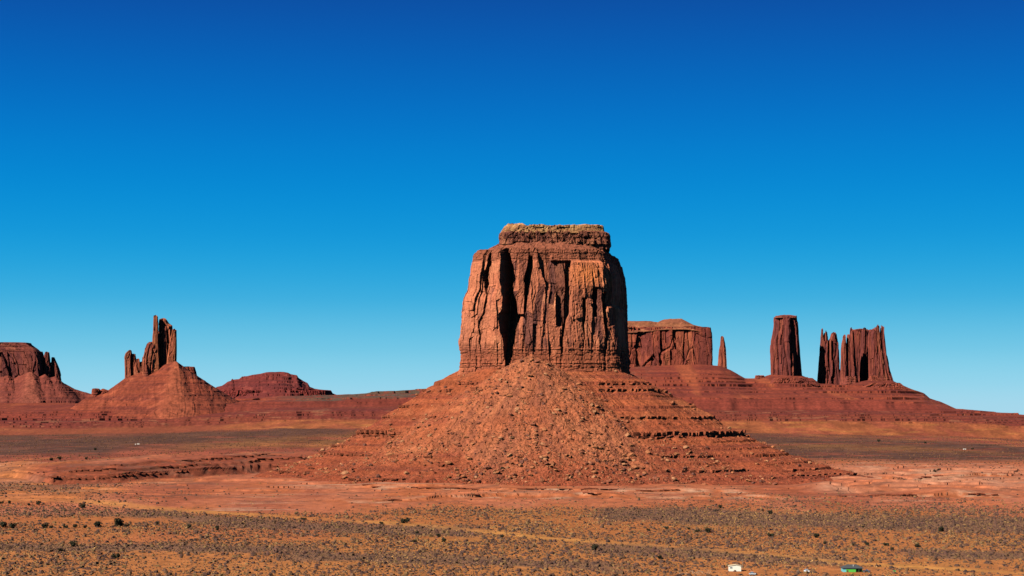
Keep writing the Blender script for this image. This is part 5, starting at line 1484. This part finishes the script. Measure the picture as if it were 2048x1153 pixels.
# ------------------------------------------------------------------ light, sky, camera
SUN_EL, SUN_AZ = 35.0, 49.0        # azimuth measured from straight behind the camera towards the left
to_sun = np.array([-math.sin(math.radians(SUN_AZ)) * math.cos(math.radians(SUN_EL)), -math.cos(math.radians(SUN_AZ)) * math.cos(math.radians(SUN_EL)), math.sin(math.radians(SUN_EL))])
sl = bpy.data.lights.new('sun', 'SUN'); sl.energy = 5.0; sl.angle = math.radians(0.5); sl.color = (1.0, .93, .82)
so_ = bpy.data.objects.new('sun', sl); COL.objects.link(so_); so_.location = (-300, 300, 900)
from mathutils import Vector
so_.rotation_euler = Vector(to_sun).to_track_quat('Z', 'Y').to_euler()

w = bpy.data.worlds.new('World'); scene.world = w; w.use_nodes = True
nt = w.node_tree; nd = nt.nodes; lk = nt.links
bg = nd['Background']
sky = nd.new('ShaderNodeTexSky'); sky.sky_type = 'NISHITA'; sky.sun_disc = False
sky.sun_elevation = math.radians(SUN_EL); sky.sun_rotation = math.radians(180 + SUN_AZ)
sky.altitude = 1700; sky.air_density = 1.0; sky.dust_density = 0.3; sky.ozone_density = 3.0
# polarised, dry desert sky: deepen the blue quickly above the horizon
tcn = nd.new('ShaderNodeTexCoord'); sep = nd.new('ShaderNodeSeparateXYZ'); lk.new(tcn.outputs['Generated'], sep.inputs[0])
rp_ = nd.new('ShaderNodeValToRGB'); cr = rp_.color_ramp; cr.interpolation = 'B_SPLINE'
mr = nd.new('ShaderNodeMapRange'); mr.inputs['From Min'].default_value = -0.06; mr.inputs['From Max'].default_value = 0.54
lk.new(sep.outputs['Z'], mr.inputs['Value']); lk.new(mr.outputs['Result'], rp_.inputs['Fac'])
def lin(c): return [((v / 255) / 12.92 if v / 255 <= .04045 else ((v / 255 + .055) / 1.055) ** 2.4) for v in c]
def pos(py): return ((YH - py) / math.hypot(F, YH - py) + 0.06) / 0.60
stops = [(815, (168, 216, 236)), (770, (150, 214, 237)), (700, (116, 201, 231)), (600, (48, 174, 223)), (470, (2, 151, 219)), (300, (0, 124, 206)), (150, (2, 101, 188)), (0, (10, 79, 166))]
while len(cr.elements) > 1: cr.elements.remove(cr.elements[0])
cr.elements[0].position = 0.0; cr.elements[0].color = (.06, .025, .015, 1)
e = cr.elements.new(0.03); e.color = (.06, .025, .015, 1)
e = cr.elements.new(0.07); e.color = lin(stops[0][1]) + [1]
for p_, c_ in stops:
    e = cr.elements.new(pos(p_)); e.color = lin(c_) + [1]
e = cr.elements.new(0.60); e.color = lin((12, 58, 135)) + [1]
e = cr.elements.new(1.0); e.color = lin((4, 24, 72)) + [1]
hs = nd.new('ShaderNodeMix'); hs.data_type = 'RGBA'; hs.blend_type = 'MIX'; hs.inputs['Factor'].default_value = 0.985
sc_ = nd.new('ShaderNodeVectorMath'); sc_.operation = 'SCALE'; sc_.inputs['Scale'].default_value = 0.05
lk.new(sky.outputs['Color'], sc_.inputs[0])
lk.new(sc_.outputs['Vector'], hs.inputs['A']); lk.new(rp_.outputs['Color'], hs.inputs['B'])
EXPO = 1.30
g = nd.new('ShaderNodeVectorMath'); g.operation = 'SCALE'; g.inputs['Scale'].default_value = 1.0 / 0.1 / (2 ** EXPO)
lk.new(hs.outputs['Result'], g.inputs[0])
lk.new(g.outputs['Vector'], bg.inputs['Color']); bg.inputs['Strength'].default_value = 0.1

cam = bpy.data.cameras.new('camera'); cam.sensor_width = 36.0; cam.lens = 36.0 * F / 2048
cam.shift_y = (YH - 576.5) / 2048; cam.clip_start = 1.0; cam.clip_end = 90000
co = bpy.data.objects.new('camera', cam); COL.objects.link(co); co.location = (0, 0, H); co.rotation_euler = (math.radians(90), 0, 0)
scene.camera = co
scene.view_settings.view_transform = 'Standard'; scene.view_settings.look = 'None'; scene.view_settings.exposure = EXPO; scene.view_settings.gamma = 1.0
scene.render.engine = 'CYCLES'; scene.cycles.max_bounces = 3; scene.cycles.diffuse_bounces = 0; scene.cycles.glossy_bounces = 1
